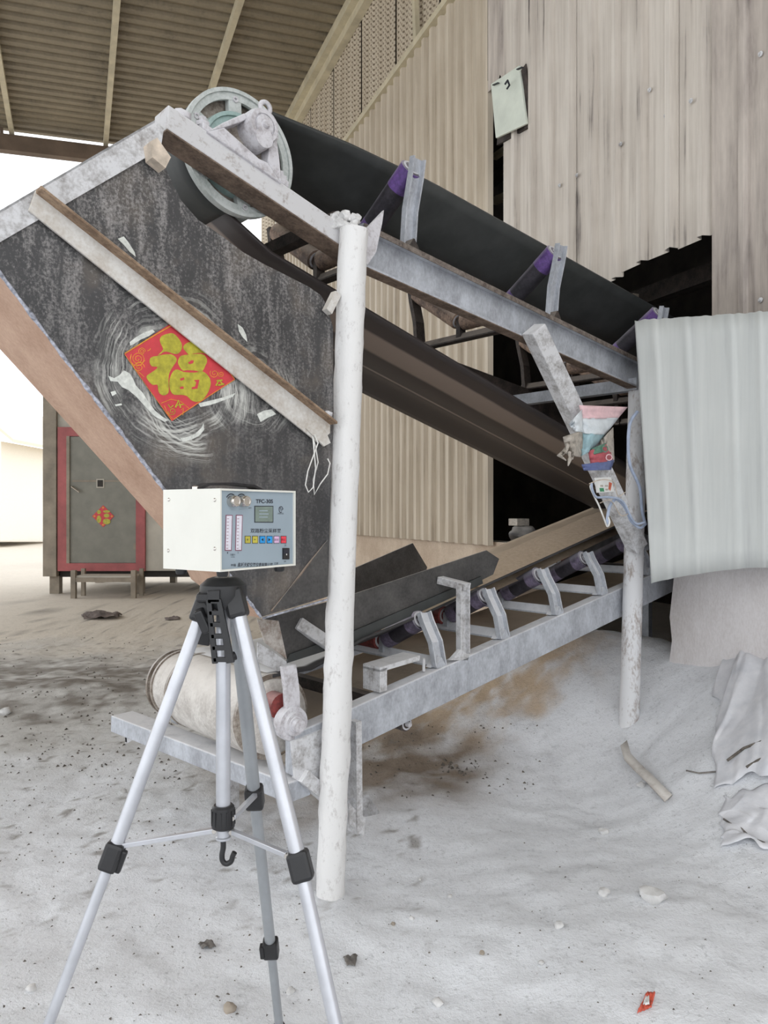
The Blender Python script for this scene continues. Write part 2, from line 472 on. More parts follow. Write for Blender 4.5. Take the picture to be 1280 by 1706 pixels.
# ================================================================== THE SETTING
def smooth01(x, a, b):
    t = min(1.0, max(0.0, (x - a) / (b - a))); return t * t * (3 - 2 * t)
def gauss(x, y, cx, cy, sx, sy=None, rot=0.0):
    sy = sy or sx; dx = x - cx; dy = y - cy
    c, s = math.cos(rot), math.sin(rot)
    a = dx * c + dy * s; b = -dx * s + dy * c
    return math.exp(-0.5 * ((a / sx) ** 2 + (b / sy) ** 2))
def fbm(x, y, o=4, sd=0.0):
    return mnoise.fractal(V((x, y, sd)), 1.0, 2.0, o)
def gz(x, y):
    z = 0.11 * smooth01(y, 8.5, 12.0)
    z += 0.55 * gauss(x, y, 1.5, 5.45, 0.55, 0.62)                 # heap in the wall opening
    z += 0.30 * gauss(x, y, 0.55, 5.9, 0.7, 0.5)
    z += 0.12 * gauss(x, y, 2.0, 4.95, 0.28, 0.3)
    z += 0.66 * gauss(x, y, 2.15, 4.05, 0.42, 0.62, 0.35)            # powder banked against the wall
    z += 0.22 * gauss(x, y, 1.75, 3.45, 0.35, 0.35)
    z += 0.10 * gauss(x, y, 1.05, 2.55, 0.55, 0.5)
    z += 0.05 * gauss(x, y, -1.9, 6.3, 0.8, 0.5) + 0.06 * gauss(x, y, -3.0, 6.4, 0.5, 0.25)
    near = 1.0 - smooth01(y, 9.0, 14.0)
    if near > 0:
        z += near * (0.030 * fbm(x * 1.4, y * 1.4, 4) + 0.008 * fbm(x * 9, y * 9, 3, 3.0))
        rid = abs(mnoise.noise(V((x * 3.0 + 0.6 * fbm(x * 2, y * 2, 2, 7), y * 1.6, 2.0))))
        z += near * 0.022 * rid * smooth01(x, 0.0, 1.0)
        lump = max(0.0, mnoise.noise(V((x * 7, y * 7, 9.0))) - 0.25)
        z += near * 0.022 * lump * (1.0 - smooth01(y, 4.0, 8.0) * 0.3)
    return z
def G(px, py):
    d = ray(px, py); k = 1.0; st = 0.02
    while k < 60:
        p = EYE + d * k
        if p.z <= gz(p.x, p.y): return V((p.x, p.y, gz(p.x, p.y)))
        k += st * (1 if k < 8 else 4)
    return EYE + d * 60

def axis_steps(lo, hi, d0, d1, fine):
    out = []; x = d0
    while x <= d1: out.append(x); x += fine
    st = fine
    x = d0
    while x > lo:
        st *= 1.16; x -= min(st, 6.0); out.insert(0, x)
    st = fine; x = d1
    while x < hi:
        st *= 1.16; x += min(st, 6.0); out.append(x)
    return out
gx = axis_steps(-90, 14, -3.8, 2.3, 0.026)
gy = axis_steps(-8, 130, 1.6, 8.4, 0.026)
def lerp3(a, b, t): return tuple(a[i] + (b[i] - a[i]) * t for i in range(3))
def ground_tint(x, y):
    white = (0.835, 0.852, 0.885); grey = (0.64, 0.63, 0.61); ash = (0.25, 0.225, 0.20); beige = (0.66, 0.60, 0.52); sand = (0.60, 0.47, 0.34); brown = (0.27, 0.22, 0.175)
    w1 = fbm(x * 0.9, y * 0.9, 4, 1.0); w2 = fbm(x * 3.5, y * 3.5, 4, 4.0); w3 = fbm(x * 11, y * 11, 3, 6.0)
    c = lerp3(white, grey, smooth01(y + 0.9 * w1, 3.6, 5.6) * (1 - smooth01(x, -0.6, 0.6)))
    c = lerp3(c, beige, smooth01(y + 0.8 * w1, 7.2, 9.5))
    band = smooth01(y + 0.7 * w1 + 0.35 * w2, 5.2, 6.1) * (1 - smooth01(y + 0.7 * w1 + 0.3 * w2, 7.2, 8.6)) * (1 - smooth01(x, -1.2, -0.4))
    c = lerp3(c, ash, band * min(1, max(0.0, 0.68 + 0.9 * w2 + 0.5 * w3)))
    tan = smooth01(y - 0.25 * x + 0.35 * w2, 4.45, 4.95) * smooth01(x, -0.9, -0.4) * (1 - smooth01(x + 0.25 * w2, 1.25, 1.65))
    tan *= min(1.0, max(0.0, 0.9 + 0.9 * w3 + 0.5 * w2))
    c = lerp3(c, sand, tan)
    br = gauss(x, y, 0.10, 4.55, 0.36, 0.42, 0.3) * (1.1 + 0.9 * w2)
    c = lerp3(c, brown, min(1, max(0, br * 1.3 - 0.15)))
    br = gauss(x, y, -0.45, 4.2, 0.35, 0.45, 0.5) * (0.8 + 0.9 * w2)
    c = lerp3(c, (0.42, 0.36, 0.31), min(1, max(0, br * 1.1 - 0.2)))
    sp = w3 - 0.42 + 0.25 * w2                                   # dark crumbs trodden in
    if sp > 0 and x < 0.2: c = lerp3(c, ash, min(0.75, sp * 3.0) * smooth01(y, 2.0, 3.6))
    return c
rows = [[V((x, y, gz(x, y))) for x in gx] for y in gy]
g_ = MB().grid(rows)
ground = g_.build('floor', 'ground', smooth=180, origin=(0, 0, 0), recalc=False)
struct(ground, 'powder covered yard floor with white dust, sand and ash')
ca = ground.data.color_attributes.new('tint', 'FLOAT_COLOR', 'POINT')
buf = []
for r in rows:
    for p_ in r:
        c_ = ground_tint(p_.x, p_.y); buf += [c_[0], c_[1], c_[2], 1.0]
ca.data.foreach_set('color', buf)

# ---- corrugated profile: distance along, height
def profile(length, pitch, rib, depth, flank):
    pts = []; x = 0.0
    while x < length - 1e-6:
        seq = [(0, 0), (pitch - rib - 2 * flank, 0), (pitch - rib - flank, depth), (pitch - flank, depth)]
        for (a, h) in seq:
            if x + a < length: pts.append((x + a, h))
        x += pitch
    pts.append((length, 0))
    return pts
def sheet_mesh(q0, q1, z0, z1, pitch, off, rib=0.03, depth=0.022, flank=0.018, z0b=None, jag=0.0, seed=0):
    b = MB(); pr = profile(q1 - q0, pitch, rib, depth, flank); n = len(pr)
    z0b = z0 if z0b is None else z0b
    rnd = random.Random(seed); lo = []; hi = []
    for (x, h) in pr:
        zz_ = z0 + (z0b - z0) * (x / (q1 - q0)) + jag * rnd.uniform(-1, 1)
        lo.append(WP(q0 + x, off - h, zz_)); hi.append(WP(q0 + x, off - h, z1))
    return b.grid([lo, hi])

q822 = q_of(W(822, 500)); q848 = q_of(W(848, 300)); q1200 = q_of(W(1201, 450)); q1120 = q_of(W(1120, 1000))
Z_PL = W(820, 903).z                      # top of the masonry plinth under the far sheets
Z_LEDGE = W(755, 0).z                     # ledge between sheets and perforated screen
Z_ROOF = W(610, 0).z                      # where the roof meets the wall
Z_BB = W(1020, 470).z                     # torn lower edge of the near sheets
Q_FAR = -7.2; Q_NEAR = 9.0

wall = setting('wall_right', WP(0, 0, 0), 'beige corrugated sheet wall of the shed')
SHW = 0.76
q = q822; first = None; i = 0
while q > Q_FAR:
    q0 = q - SHW
    if first is None:
        first = sheet_mesh(q0, q, Z_PL - 0.03, Z_LEDGE, 0.19, 0.0, rib=0.05, flank=0.02, depth=0.042).build('wall_sheet', 'sheet_beige', wall, solid=0.002, recalc=False)
    else:
        copy_part(first, WQ * (q - q822))
    q = q0; i += 1
# perforated screens over the ledge
q = W(760, 0).x and q822; first = None
while q > Q_FAR:
    q0 = q - 1.15
    if first is None:
        first = sheet_mesh(q0 + 0.02, q - 0.02, Z_LEDGE + 0.05, Z_ROOF + 0.05, 0.115, 0.05, rib=0.04, depth=0.02).build('screen_panel', 'perforated', wall, solid=0.002, recalc=False)
    else:
        copy_part(first, WQ * (q - q822))
    q = q0
MB().obox(WP(Q_FAR, -0.03, Z_LEDGE), WP(q822, -0.03, Z_LEDGE), 0.09, 0.07).build('ledge', 'purlin_paint', wall)
MB().obox(WP(Q_FAR, -0.02, Z_ROOF - 0.02), WP(q822, -0.02, Z_ROOF - 0.02), 0.10, 0.16).build('wall_plate', 'purlin_paint', wall)
qb = q_of(W(700, 30)); pA = WP(qb, 0.02, Z_LEDGE + 0.05); pB = WP(qb - 0.12, 0.02, Z_ROOF)
MB().obox(pA - WN * 0.06, pB - WN * 0.06, 0.07, 0.05, WN).build('screen_post', 'purlin_paint', wall)
# near sheets, larger flats; torn off along the bottom where the conveyors go in
zt = Z_ROOF + 0.6
edges = [q848]
while edges[-1] < q1200 - 0.05: edges.append(min(q1200, edges[-1] + 0.50))
for j in range(len(edges) - 1):
    sheet_mesh(edges[j], edges[j + 1] + 0.012, Z_BB + 0.02 * math.sin(j * 2.3), zt, 0.25, -0.05 - 0.006 * (j % 2), rib=0.040, depth=0.045, flank=0.014, jag=0.004, seed=j).build('wall_sheet', 'sheet_near', wall, solid=0.002, recalc=False)
sheet_mesh(q822, q848 + 0.01, W(835, 142).z, zt, 0.25, -0.05, jag=0.03, seed=9, rib=0.03, depth=0.02).build('wall_sheet', 'sheet_dirty', wall, solid=0.002, recalc=False)
first = sheet_mesh(q1200, q1200 + 0.75, W(1240, 560).z, zt, 0.25, -0.062, rib=0.03, depth=0.024, flank=0.014).build('wall_sheet', 'sheet_dirty', wall, solid=0.002, recalc=False)
qq = q1200 + 0.75
while qq < Q_NEAR:
    sheet_mesh(qq, qq + 0.75, 0.9, zt, 0.25, -0.055, rib=0.03, depth=0.024, flank=0.014).build('wall_sheet', 'sheet_near', wall, solid=0.002, recalc=False); qq += 0.75
# trim strip at the joint
MB().obox(WP(q822 + 0.005, -0.04, W(835, 122).z), WP(q822 + 0.005, -0.04, zt), 0.02, 0.03, WQ).build('joint_strip', 'dark_frame', wall)
# sheet screws (the few one can see)
scr = MB().lathe(W(1152, 168, -0.07), -WN, [(0, 0.014), (0.004, 0.014), (0.007, 0.008), (0.013, 0.007)], 12).build('screw', 'dusted_steel', wall, 30)
for (a, b) in ((1268, 90), (1035, 240), (1110, 193), (962, 292), (933, 309), (1268, 500), (1083, 150)):
    copy_part(scr, W(a, b, -0.07) - W(1152, 168, -0.07))
# plinths
pl = MB().prism([WP(Q_FAR, 0.03, -0.1), WP(q822 + 0.34, 0.03, -0.1), WP(q822 + 0.34, 0.03, Z_PL), WP(Q_FAR, 0.03, Z_PL)], WN * 0.22)
struct(pl.build('trim_1', 'plinth', None), 'beige rendered plinth under the far sheets')
pl = MB()
prof_e = [(0.0, -0.1), (0.02, 0.42), (-0.03, 0.55), (0.0, 0.72), (-0.02, 0.86), (0.03, 1.2), (0.02, 1.36)]
pl.prism([WP(q1120 + a, 0.0, z) for a, z in prof_e] + [WP(Q_NEAR, 0.0, 1.36), WP(Q_NEAR, 0.0, -0.1)], WN * 0.24)
struct(pl.build('trim_2', 'plinth_white', None), 'powder whitened plinth beside the ragged wall opening')

# dark inside of the building
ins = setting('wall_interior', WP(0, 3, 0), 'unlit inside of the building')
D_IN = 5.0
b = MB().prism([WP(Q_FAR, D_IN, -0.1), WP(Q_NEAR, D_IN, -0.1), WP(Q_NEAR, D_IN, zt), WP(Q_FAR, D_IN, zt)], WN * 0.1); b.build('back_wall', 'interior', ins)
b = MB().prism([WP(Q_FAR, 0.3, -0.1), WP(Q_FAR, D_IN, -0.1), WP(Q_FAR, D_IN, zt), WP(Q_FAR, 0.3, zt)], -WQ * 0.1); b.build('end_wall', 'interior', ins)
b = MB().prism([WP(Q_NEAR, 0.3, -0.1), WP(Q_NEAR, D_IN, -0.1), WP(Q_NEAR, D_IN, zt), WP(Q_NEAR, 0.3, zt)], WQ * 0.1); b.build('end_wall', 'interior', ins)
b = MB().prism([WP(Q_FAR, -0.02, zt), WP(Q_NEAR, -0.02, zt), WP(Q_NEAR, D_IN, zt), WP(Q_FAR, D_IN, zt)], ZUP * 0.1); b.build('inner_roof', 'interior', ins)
b = MB().obox(W(1010, 520, 0.6), W(1230, 440, 0.6), 0.12, 0.12); b.build('inner_beam_or_glint', 'dark_frame', ins)
b = MB().obox(W(822, 300, 0.5), W(870, 262, 0.5), 0.08, 0.08); b.build('inner_beam_or_glint', 'dark_frame', ins)
b = MB().obox(W(820, 470, 0.9), W(1000, 400, 0.9), 0.1, 0.1); b.build('inner_beam_or_glint', 'dark_frame', ins)
b = MB().obox(W(824, 262, 0.35), W(846, 246, 0.35), 0.05, 0.05); b.build('inner_beam_or_glint', 'purlin_paint', ins)  # pale bar added to imitate glimpses of white light in the slit
b = MB().obox(W(824, 335, 0.5), W(848, 325, 0.5), 0.05, 0.07); b.build('inner_beam_or_glint', 'purlin_paint', ins)  # second pale bar, its light colour imitates a bright glint
b = MB().obox(W(1030, 505, 0.4), W(1060, 495, 0.4), 0.05, 0.05); b.build('inner_beam_or_glint', 'wood_grey', ins)

# roof: ribs run away from the wall, purlins run along it
RP = V((-WN.x, -WN.y, -0.045)).normalized()          # down-slope direction, away from the wall
RNRM = WQ.cross(RP).normalized()
if RNRM.z < 0: RNRM = -RNRM
R0 = WP(0, 0, Z_ROOF + 0.14)
def RPt(q, a, h=0.0): return R0 + WQ * q + RP * a + RNRM * h
roof = setting('ceiling', RPt(0, 4), 'corrugated steel shed roof on light purlins')
R_LEN = 11.0; Q_EAVE = -q_of(V((0, 0, 0))) * 0 + q_of(W(455, 268)) - 0.3
pit = 0.20; wsh = 0.8
def roof_sheet(q0):
    b = MB(); pr = profile(wsh, pit, 0.06, 0.035, 0.025)
    return b.grid([[RPt(q0 + x, 0.0, h) for x, h in pr], [RPt(q0 + x, R_LEN, h) for x, h in pr]])
first = roof_sheet(Q_EAVE).build('roof_sheet', 'roof_paint', roof, solid=0.002, recalc=False)
nsh = int((9.6 - Q_EAVE) / wsh)
for j in range(1, nsh): copy_part(first, WQ * (wsh * j))
q_b = Q_EAVE + 0.05; q_e = Q_EAVE + nsh * wsh - 0.05
b = MB().obox(RPt(q_b, 0.0, -0.055), RPt(q_e, 0.0, -0.055), 0.06, 0.1, RNRM)
pu = None
def roof_hit(px, py):
    return hit(px, py, R0 - RNRM * 0.055, RNRM)
for (px, py) in ((400, 0), (195, 0), (-18, 0), (-231, 0), (-444, 0)):
    a = (roof_hit(px, py) - R0).dot(RP)
    MB().obox(RPt(q_b, a, -0.055), RPt(q_e, a, -0.055), 0.075, 0.11, RNRM).build('purlin', 'purlin_paint', roof)
MB().obox(RPt(q_b, 0.12, -0.06), RPt(q_e, 0.12, -0.06), 0.10, 0.12, RNRM).build('purlin', 'purlin_paint', roof)
eb = RPt(Q_EAVE + 0.15, 0, -0.28); ee = RPt(Q_EAVE + 0.15, R_LEN, -0.28)
MB().obox(eb, ee, 0.16, 0.26).build('eave_beam', 'eave_beam', roof)
for a in (4.5, 6.0):
    MB().obox(RPt(Q_EAVE + 0.15, a, -0.26), RPt(Q_EAVE + 0.15, a, -0.02), 0.05, 0.05).build('eave_stub', 'eave_beam', roof)

# ------------------------------------------------------------------ background things
YC = 13.0; ZG = gz(-5, 13)
def Cb(px, py, y=YC): return at(px, py, y)
cab = thing('site_cabin', 'grey panelled site cabin with red framed door behind the chute', 'cabin', (Cb(200, 955).x, YC, ZG))
zb = Cb(0, 951).z; zt_c = Cb(0, 560).z
def front(x0, y0, x1, y1, dy0, dy1):
    a = Cb(x0, y0); c_ = Cb(x1, y1)
    return MB().prism([V((a.x, YC + dy0, c_.z)), V((c_.x, YC + dy0, c_.z)), V((c_.x, YC + dy0, a.z)), V((a.x, YC + dy0, a.z))], V((0, dy1 - dy0, 0)))
front(92, 560, 360, 951, 0, 2.4).build('wall_panel', 'cabin_panel', cab)
front(74, 560, 96, 960, -0.06, 0.2).build('corner_post', 'cabin_corner', cab)
front(74, 560, 96, 960, 2.2, 2.45).build('corner_post', 'cabin_corner', cab)
front(340, 560, 360, 960, -0.03, 0.2).build('corner_post', 'cabin_corner', cab)
front(76, 560, 92, 951, 0.2, 2.2).build('side_panel', 'cabin_corner', cab)
front(92, 938, 360, 962, 0.1, 0.2).build('skid', 'cabin_dark', cab)
front(92, 938, 360, 962, 2.0, 2.2).build('skid', 'cabin_dark', cab)
for (x0, x1) in ((80, 96), (225, 236), (345, 358)):
    for dy in (0.05, 2.1):
        a = Cb(x0, 0); c_ = Cb(x1, 0)
        MB().box(((a.x + c_.x) / 2, YC + dy + 0.08, (ZG + zb) / 2), c_.x - a.x, 0.14, zb - ZG + 0.04).build('foot', 'cabin_corner', cab)
front(98, 712, 113, 951, -0.05, 0.02).build('door_jamb', 'cabin_red', cab)
front(228, 712, 243, 951, -0.05, 0.02).build('door_jamb', 'cabin_red', cab)
front(113, 712, 228, 727, -0.05, 0.02).build('door_head', 'cabin_red', cab)
front(113, 938, 228, 951, -0.05, 0.02).build('door_sill', 'cabin_red', cab)
dr = front(117, 728, 228, 937, -0.03, 0.03).build('door', 'cabin_door', cab)
front(113, 727, 118, 938, -0.06, -0.01).build('door_edge', 'cabin_corner', dr)
front(122, 800, 226, 803, -0.036, -0.03).build('door_groove', 'cabin_corner', dr)
front(162, 798, 175, 813, -0.04, -0.01).build('hatch_rim', 'cabin_panel', dr)
front(164, 800, 173, 811, -0.046, -0.02).build('hatch_hole', 'cabin_dark', dr)
a = Cb(123, 811); MB().tube([a + V((0, -0.05, 0)), a + V((0, -0.09, 0)), a + V((0.13, -0.09, -0.09))], 0.018, 8).build('door_handle', 'chrome', dr, 40)
front(224, 905, 228, 915, -0.05, -0.02).build('hinge', 'cabin_corner', dr)
# poster on the cabin door
dp = thing('paper_poster', 'small red paper with gold character stuck on the cabin door', 'poster', Cb(172, 876, YC - 0.035))
cpt = Cb(172, 860, YC - 0.034); rr = 0.185
MB().prism([cpt + V((0, 0, rr)), cpt + V((rr, 0, 0)), cpt + V((0, 0, -rr)), cpt + V((-rr, 0, 0))], V((0, -0.004, 0))).build('sheet', 'poster_red', dp)
for (dx, dz, w_, h_) in ((-0.07, 0.07, 0.07, 0.07), (-0.07, -0.05, 0.08, 0.13), (0.06, 0.08, 0.12, 0.045), (0.06, 0.01, 0.10, 0.07), (0.06, -0.09, 0.13, 0.10)):
    c_ = cpt + V((dx, -0.004, dz)); poly = [c_ + V((w_ / 2 * math.cos(t_) , 0, h_ / 2 * math.sin(t_))) for t_ in [i * math.pi / 5 for i in range(10)]]
    MB().prism(poly, V((0, -0.003, 0))).build('character_stroke', 'poster_gold', dp)
for a_ in range(4):
    dv = (V((0, 0, 1)), V((1, 0, 0)), V((0, 0, -1)), V((-1, 0, 0)))[a_]; c_ = cpt + dv * rr * 0.78 + V((0, -0.004, 0))
    MB().prism([c_ + V((0.02, 0, 0)), c_ + V((0, 0, 0.02)), c_ + V((-0.02, 0, 0)), c_ + V((0, 0, -0.02))], V((0, -0.002, 0))).build('corner_ornament', 'poster_orange', dp)
# step in front of the door
st = thing('door_step', 'low steel step standing under the cabin door', 'step', (Cb(172, 985).x, YC - 0.4, ZG))
ya = YC - 0.62
def fr(px, z, y=ya): return V(((px - CX) / F * y, y, z))
zs = at(0, 966, ya).z; z0_ = gz(fr(170, 0).x, ya)
for px in (123, 223):
    MB().obox(fr(px, z0_), fr(px, at(0, 950, ya).z), 0.075, 0.075, V((0, 1, 0))).build('leg', 'cabin_corner', st)
    MB().obox(fr(px, z0_ ) + V((0, 0.4, 0)), fr(px, at(0, 950, ya).z) + V((0, 0.4, 0)), 0.06, 0.06, V((0, 1, 0))).build('leg', 'cabin_corner', st)
MB().obox(fr(126, zs), fr(220, zs), 0.06, 0.07).build('rail', 'cabin_corner', st)
MB().obox(fr(126, zs + 0.05) + V((0, 0.2, 0)), fr(220, zs + 0.05) + V((0, 0.2, 0)), 0.4, 0.03).build('tread', 'cabin_panel', st)
# far house, daylight wash-out put into its pale colours
hs = thing('far_house', 'house coloured pale as if overexposed, with an overhanging roof outside on the left', 'house', at(-30, 860, 30))
h0 = at(-190, 900, 30); h1 = at(2, 735, 30)
MB().prism([h0, V((h1.x, h0.y, h0.z)), h1, V((h0.x, h0.y, h1.z))], V((0, 6, 0))).build('house_wall', 'house_wall', hs)
e0 = at(22, 737, 29.6); rd = at(-95, 640, 29.6)
MB().prism([e0, rd, V((2 * rd.x - e0.x, e0.y, e0.z)), V((2 * rd.x - e0.x, e0.y, e0.z + 0.2)), rd + V((0, 0, 0.25)), e0 + V((0, 0, 0.12))], V((0, 7, 0))).build('house_roof', 'house_roof', hs)

# ================================================================== UPPER CONVEYOR
def slab(A, B, dz, t0, t1):
    """bar between two top-edge points, dz deep, from t0 to t1 inwards"""
    return MB().prism([A + T * t0, B + T * t0, B + T * t0 - ZUP * dz, A + T * t0 - ZUP * dz], T * (t1 - t0))

def channel_beam(A, B, H, t0, dep, th=0.009):
    """channel with its open side towards -T (or +T when dep < 0)"""
    m = MB()
    for z in (0.0, H - th):
        m.prism([A + T * t0 - ZUP * z, B + T * t0 - ZUP * z, B + T * t0 - ZUP * (z + th), A + T * t0 - ZUP * (z + th)], T * dep)
    t1 = t0 + dep - (th if dep > 0 else -th)
    m.prism([A + T * t1, B + T * t1, B + T * t1 - ZUP * H, A + T * t1 - ZUP * H], T * (th if dep > 0 else -th))
    return m

pipe_b = at(550, 1494, 3.0); pipe_b.z = gz(pipe_b.x, pipe_b.y) - 0.03
pipe_t = at(589, 383, 3.0)
uc = thing('belt_conveyor', 'upper troughed belt conveyor on pipe posts, black belt climbing to a spoked head drum', 'conveyor', (pipe_b.x, pipe_b.y, 0))

# near stringer: head-frame box section, then a channel running into the building
hA, hB = S(281, 174), S(604, 397)
RUSTU = 0.006
hC, hD = S(604, 433), S(278, 214)
MB().prism([hA, hB, hC, hD], T * 0.105).build('head_frame', 'head_paint', uc, bevel=0.004)
MB().prism([hD - ZUP * 0.0005, hC - ZUP * 0.0005, hC - ZUP * 0.006, hD - ZUP * 0.006], T * 0.105).build('added_head_frame_sole', 'rust_and_under_shade', uc)  # added sole plate: rusty brown, its dark tone partly painted underside shade
cA, cB = S(606, 371), S(1180, 654)
channel_beam(cA, cB, 0.172, 0.0, 0.06).build('stringer', 'rail_steel', uc)
MB().prism([cA - T * 0.002 - ZUP * 0.002, cB - T * 0.002 - ZUP * 0.002, cB - T * 0.002 - ZUP * 0.026, cA - T * 0.002 - ZUP * 0.026], -T * 0.004).build('stringer_lip', 'rust_edge', uc)
MB().prism([cA - ZUP * 0.1725, cB - ZUP * 0.1725, cB - ZUP * 0.177, cA - ZUP * 0.177], T * 0.06).build('stringer_sole', 'rust_and_under_shade', uc)
CW = 1.0                                             # width between stringers
MB().prism([hA + T * CW, hB + T * CW, hC + T * CW, hD + T * CW], T * 0.105).build('head_frame', 'dusted_steel_brown', uc, bevel=0.004)
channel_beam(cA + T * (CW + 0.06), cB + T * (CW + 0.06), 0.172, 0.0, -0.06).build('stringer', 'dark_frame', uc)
udir = (cB - cA).normalized()
def beam_top(s):
    s0, s1 = s_of(cA), s_of(cB); return cA.z + (cB.z - cA.z) * (s - s0) / (s1 - s0)

# posts
def bumpy_pipe(A, B, r, n=40, seg=24, amp=0.012, seed=1):
    m = MB(); rows_ = []
    d = (B - A).normalized(); a0 = d.orthogonal().normalized(); b0 = d.cross(a0)
    for i in range(n + 1):
        c = A + (B - A) * (i / n); row = []
        for k_ in range(seg + 1):
            a = 2 * math.pi * (k_ % seg) / seg
            nn = mnoise.noise(V((math.cos(a) * 2.2, math.sin(a) * 2.2, i * 0.45 + seed * 11))) + 0.5 * mnoise.noise(V((math.cos(a) * 6, math.sin(a) * 6, i * 1.3 + seed)))
            row.append(c + (a0 * math.cos(a) + b0 * math.sin(a)) * (r + amp * max(0, nn)))
        rows_.append(row)
    m.grid(rows_)
    m.f.append(tuple(len(m.v) - seg - 1 + i for i in range(seg)))
    return m
bumpy_pipe(pipe_b, pipe_t, 0.054, 60, 24, 0.009, 1).build('post', 'pipe_paint', uc, 40)
pt_b = S(1047, 1268, -0.02); pt_t = S(1064, 640, 0.03)
bumpy_pipe(pt_b, pt_t, 0.055, 40, 24, 0.004, 2).build('post', 'post_paint', uc, 40)
# gusset plate on top of the near post
MB().prism([S(600, 392, -0.06), S(640, 350, -0.06), S(637, 372, -0.06), S(627, 420, -0.06), S(612, 442, -0.06)], T * 0.012).build('gusset', 'casting', uc)
# diagonal brace
MB().obox(S(889, 548, -0.055), S(1062, 912, -0.055), 0.092, 0.085, V((0.36, -0.93, 0))).build('brace', 'dusted_steel', uc, bevel=0.004)

# head drum
RD = 0.232; TD0, TD1 = 0.12, 0.94
dc = S(402, 255, TD0); sc = s_of(dc); zc = dc.z
def drum(parent, s, z, t0, t1, R):
    c0 = ST(s, t0, z); d = T
    dm = thing_part('head_drum', parent, c0)
    MB().lathe(c0, d, [(0.05, R - 0.014), (0.0, R - 0.014), (0.0, R), (0.03, R), (0.03, R - 0.02), (t1 - t0, R - 0.02), (t1 - t0, R - 0.03), (0.05, R - 0.03)], 64, True).build('shell', 'drum_paint', dm, 30)
    MB().lathe(c0, d, [(0.008, R - 0.04), (0.008, R - 0.012), (0.02, R - 0.012), (0.02, R - 0.04)], 64, True).build('rim', 'drum_paint', dm, 30)
    MB().cyl(c0 + d * 0.05, c0 + d * 0.06, R - 0.012, 64).build('recess', 'drum_recess', dm, 30)
    MB().lathe(c0 + d * 0.012, d, [(0.0, R * 0.60), (0.0, R * 0.66), (0.04, R * 0.68), (0.04, R * 0.60)], 48, True).build('inner_ring', 'drum_teal', dm, 30)
    MB().cyl(c0 + d * 0.02, c0 + d * 0.045, R * 0.60, 48).build('web', 'drum_teal', dm, 30)
    MB().lathe(c0 + d * 0.0, d, [(0.0, 0.05), (0.0, 0.075), (0.03, 0.08), (0.03, 0.05)], 32).build('hub', 'drum_green', dm, 30)
    for k_ in range(6):
        a = math.radians(96 + 60 * k_); r_ = U * math.cos(a) + ZUP * math.sin(a)
        A_ = c0 + r_ * R * 0.64 + d * 0.028; B_ = c0 + r_ * (R - 0.012) + d * 0.022
        sp = MB().obox(A_, B_, 0.055, 0.03, d).build('spoke', 'drum_paint', dm, bevel=0.004)
        c_ = (A_ + B_) / 2 - d * 0.014 + r_ * 0.012
        MB().lathe(c_, -d, [(0, 0.012), (0.007, 0.012), (0.007, 0.006), (0.003, 0.005)], 6).build('bolt', 'casting', sp)
    MB().cyl(c0 - d * 0.16, c0 + d * (t1 - t0 + 0.16), 0.036, 24).build('shaft', 'casting', dm, 30)
    return dm
def thing_part(name, parent, loc):
    o = bpy.data.objects.new(name, None); COL.objects.link(o); o.empty_display_size = 0.05
    o.parent = parent; o.location = V(loc) - world_loc(parent); return o
drum(uc, sc, zc, TD0, TD1, RD)

# pillow block on the head frame: boss, webbed casting, feet
tb = 0.0
bc = ST(sc, tb, zc) + (S(434, 212, tb) - ST(sc, tb, zc)) * 0.75
bc = S(433, 214, tb)
pb_ = thing_part('pillow_block', uc, bc)
top_line = lambda px: S(px, 174 + (px - 281) * (223.0 / 323.0), tb)
foot_a, foot_b = top_line(338), top_line(482)
upn = ZUP
MB().prism([foot_a, foot_b, foot_b + upn * 0.024, foot_a + upn * 0.024], T * 0.095).build('base', 'casting', pb_, bevel=0.005)
def arm(pts, nm='arm', t0=-0.012, dep=0.055, mat='casting'):
    MB().prism([S(a_, b_, t0) for a_, b_ in pts], T * dep).build(nm, mat, pb_, bevel=0.004)
arm([(346, 219), (372, 204), (408, 188), (412, 198), (402, 203), (374, 212)])
arm([(346, 219), (374, 212), (432, 264), (447, 271), (470, 306)])
arm([(470, 306), (447, 271), (449, 240), (461, 226), (466, 262)])
arm([(346, 219), (408, 188), (461, 226), (470, 306)], 'web', 0.043, 0.008, 'drum_recess')
MB().lathe(bc + T * 0.045, -T, [(0.0, 0.068), (0.055, 0.066), (0.078, 0.058), (0.078, 0.042), (0.073, 0.042), (0.073, 0.036), (0.084, 0.033), (0.084, 0.016), (0.097, 0.011)], 32).build('boss', 'casting', pb_, 35)
ec = S(442, 180, tb + 0.03)
ring = MB(); pts = [ec + (U * math.cos(a) + ZUP * math.sin(a)) * 0.021 for a in [i * 2 * math.pi / 20 for i in range(21)]]
ring.tube(pts, 0.009, 8, False).build('lifting_eye', 'casting', pb_, 60)
for px in (346, 476):
    c_ = top_line(px) + upn * 0.028 + T * 0.035
    MB().lathe(c_, upn, [(0, 0.026), (0.014, 0.026), (0.014, 0.014), (0.034, 0.013)], 6).build('bolt', 'casting', pb_)
MB().rock(top_line(312) + ZUP * 0.02 + T * 0.045, 0.036, 4, 2, 0.3, 0.6).build('weld_lump', 'casting', uc, 60)

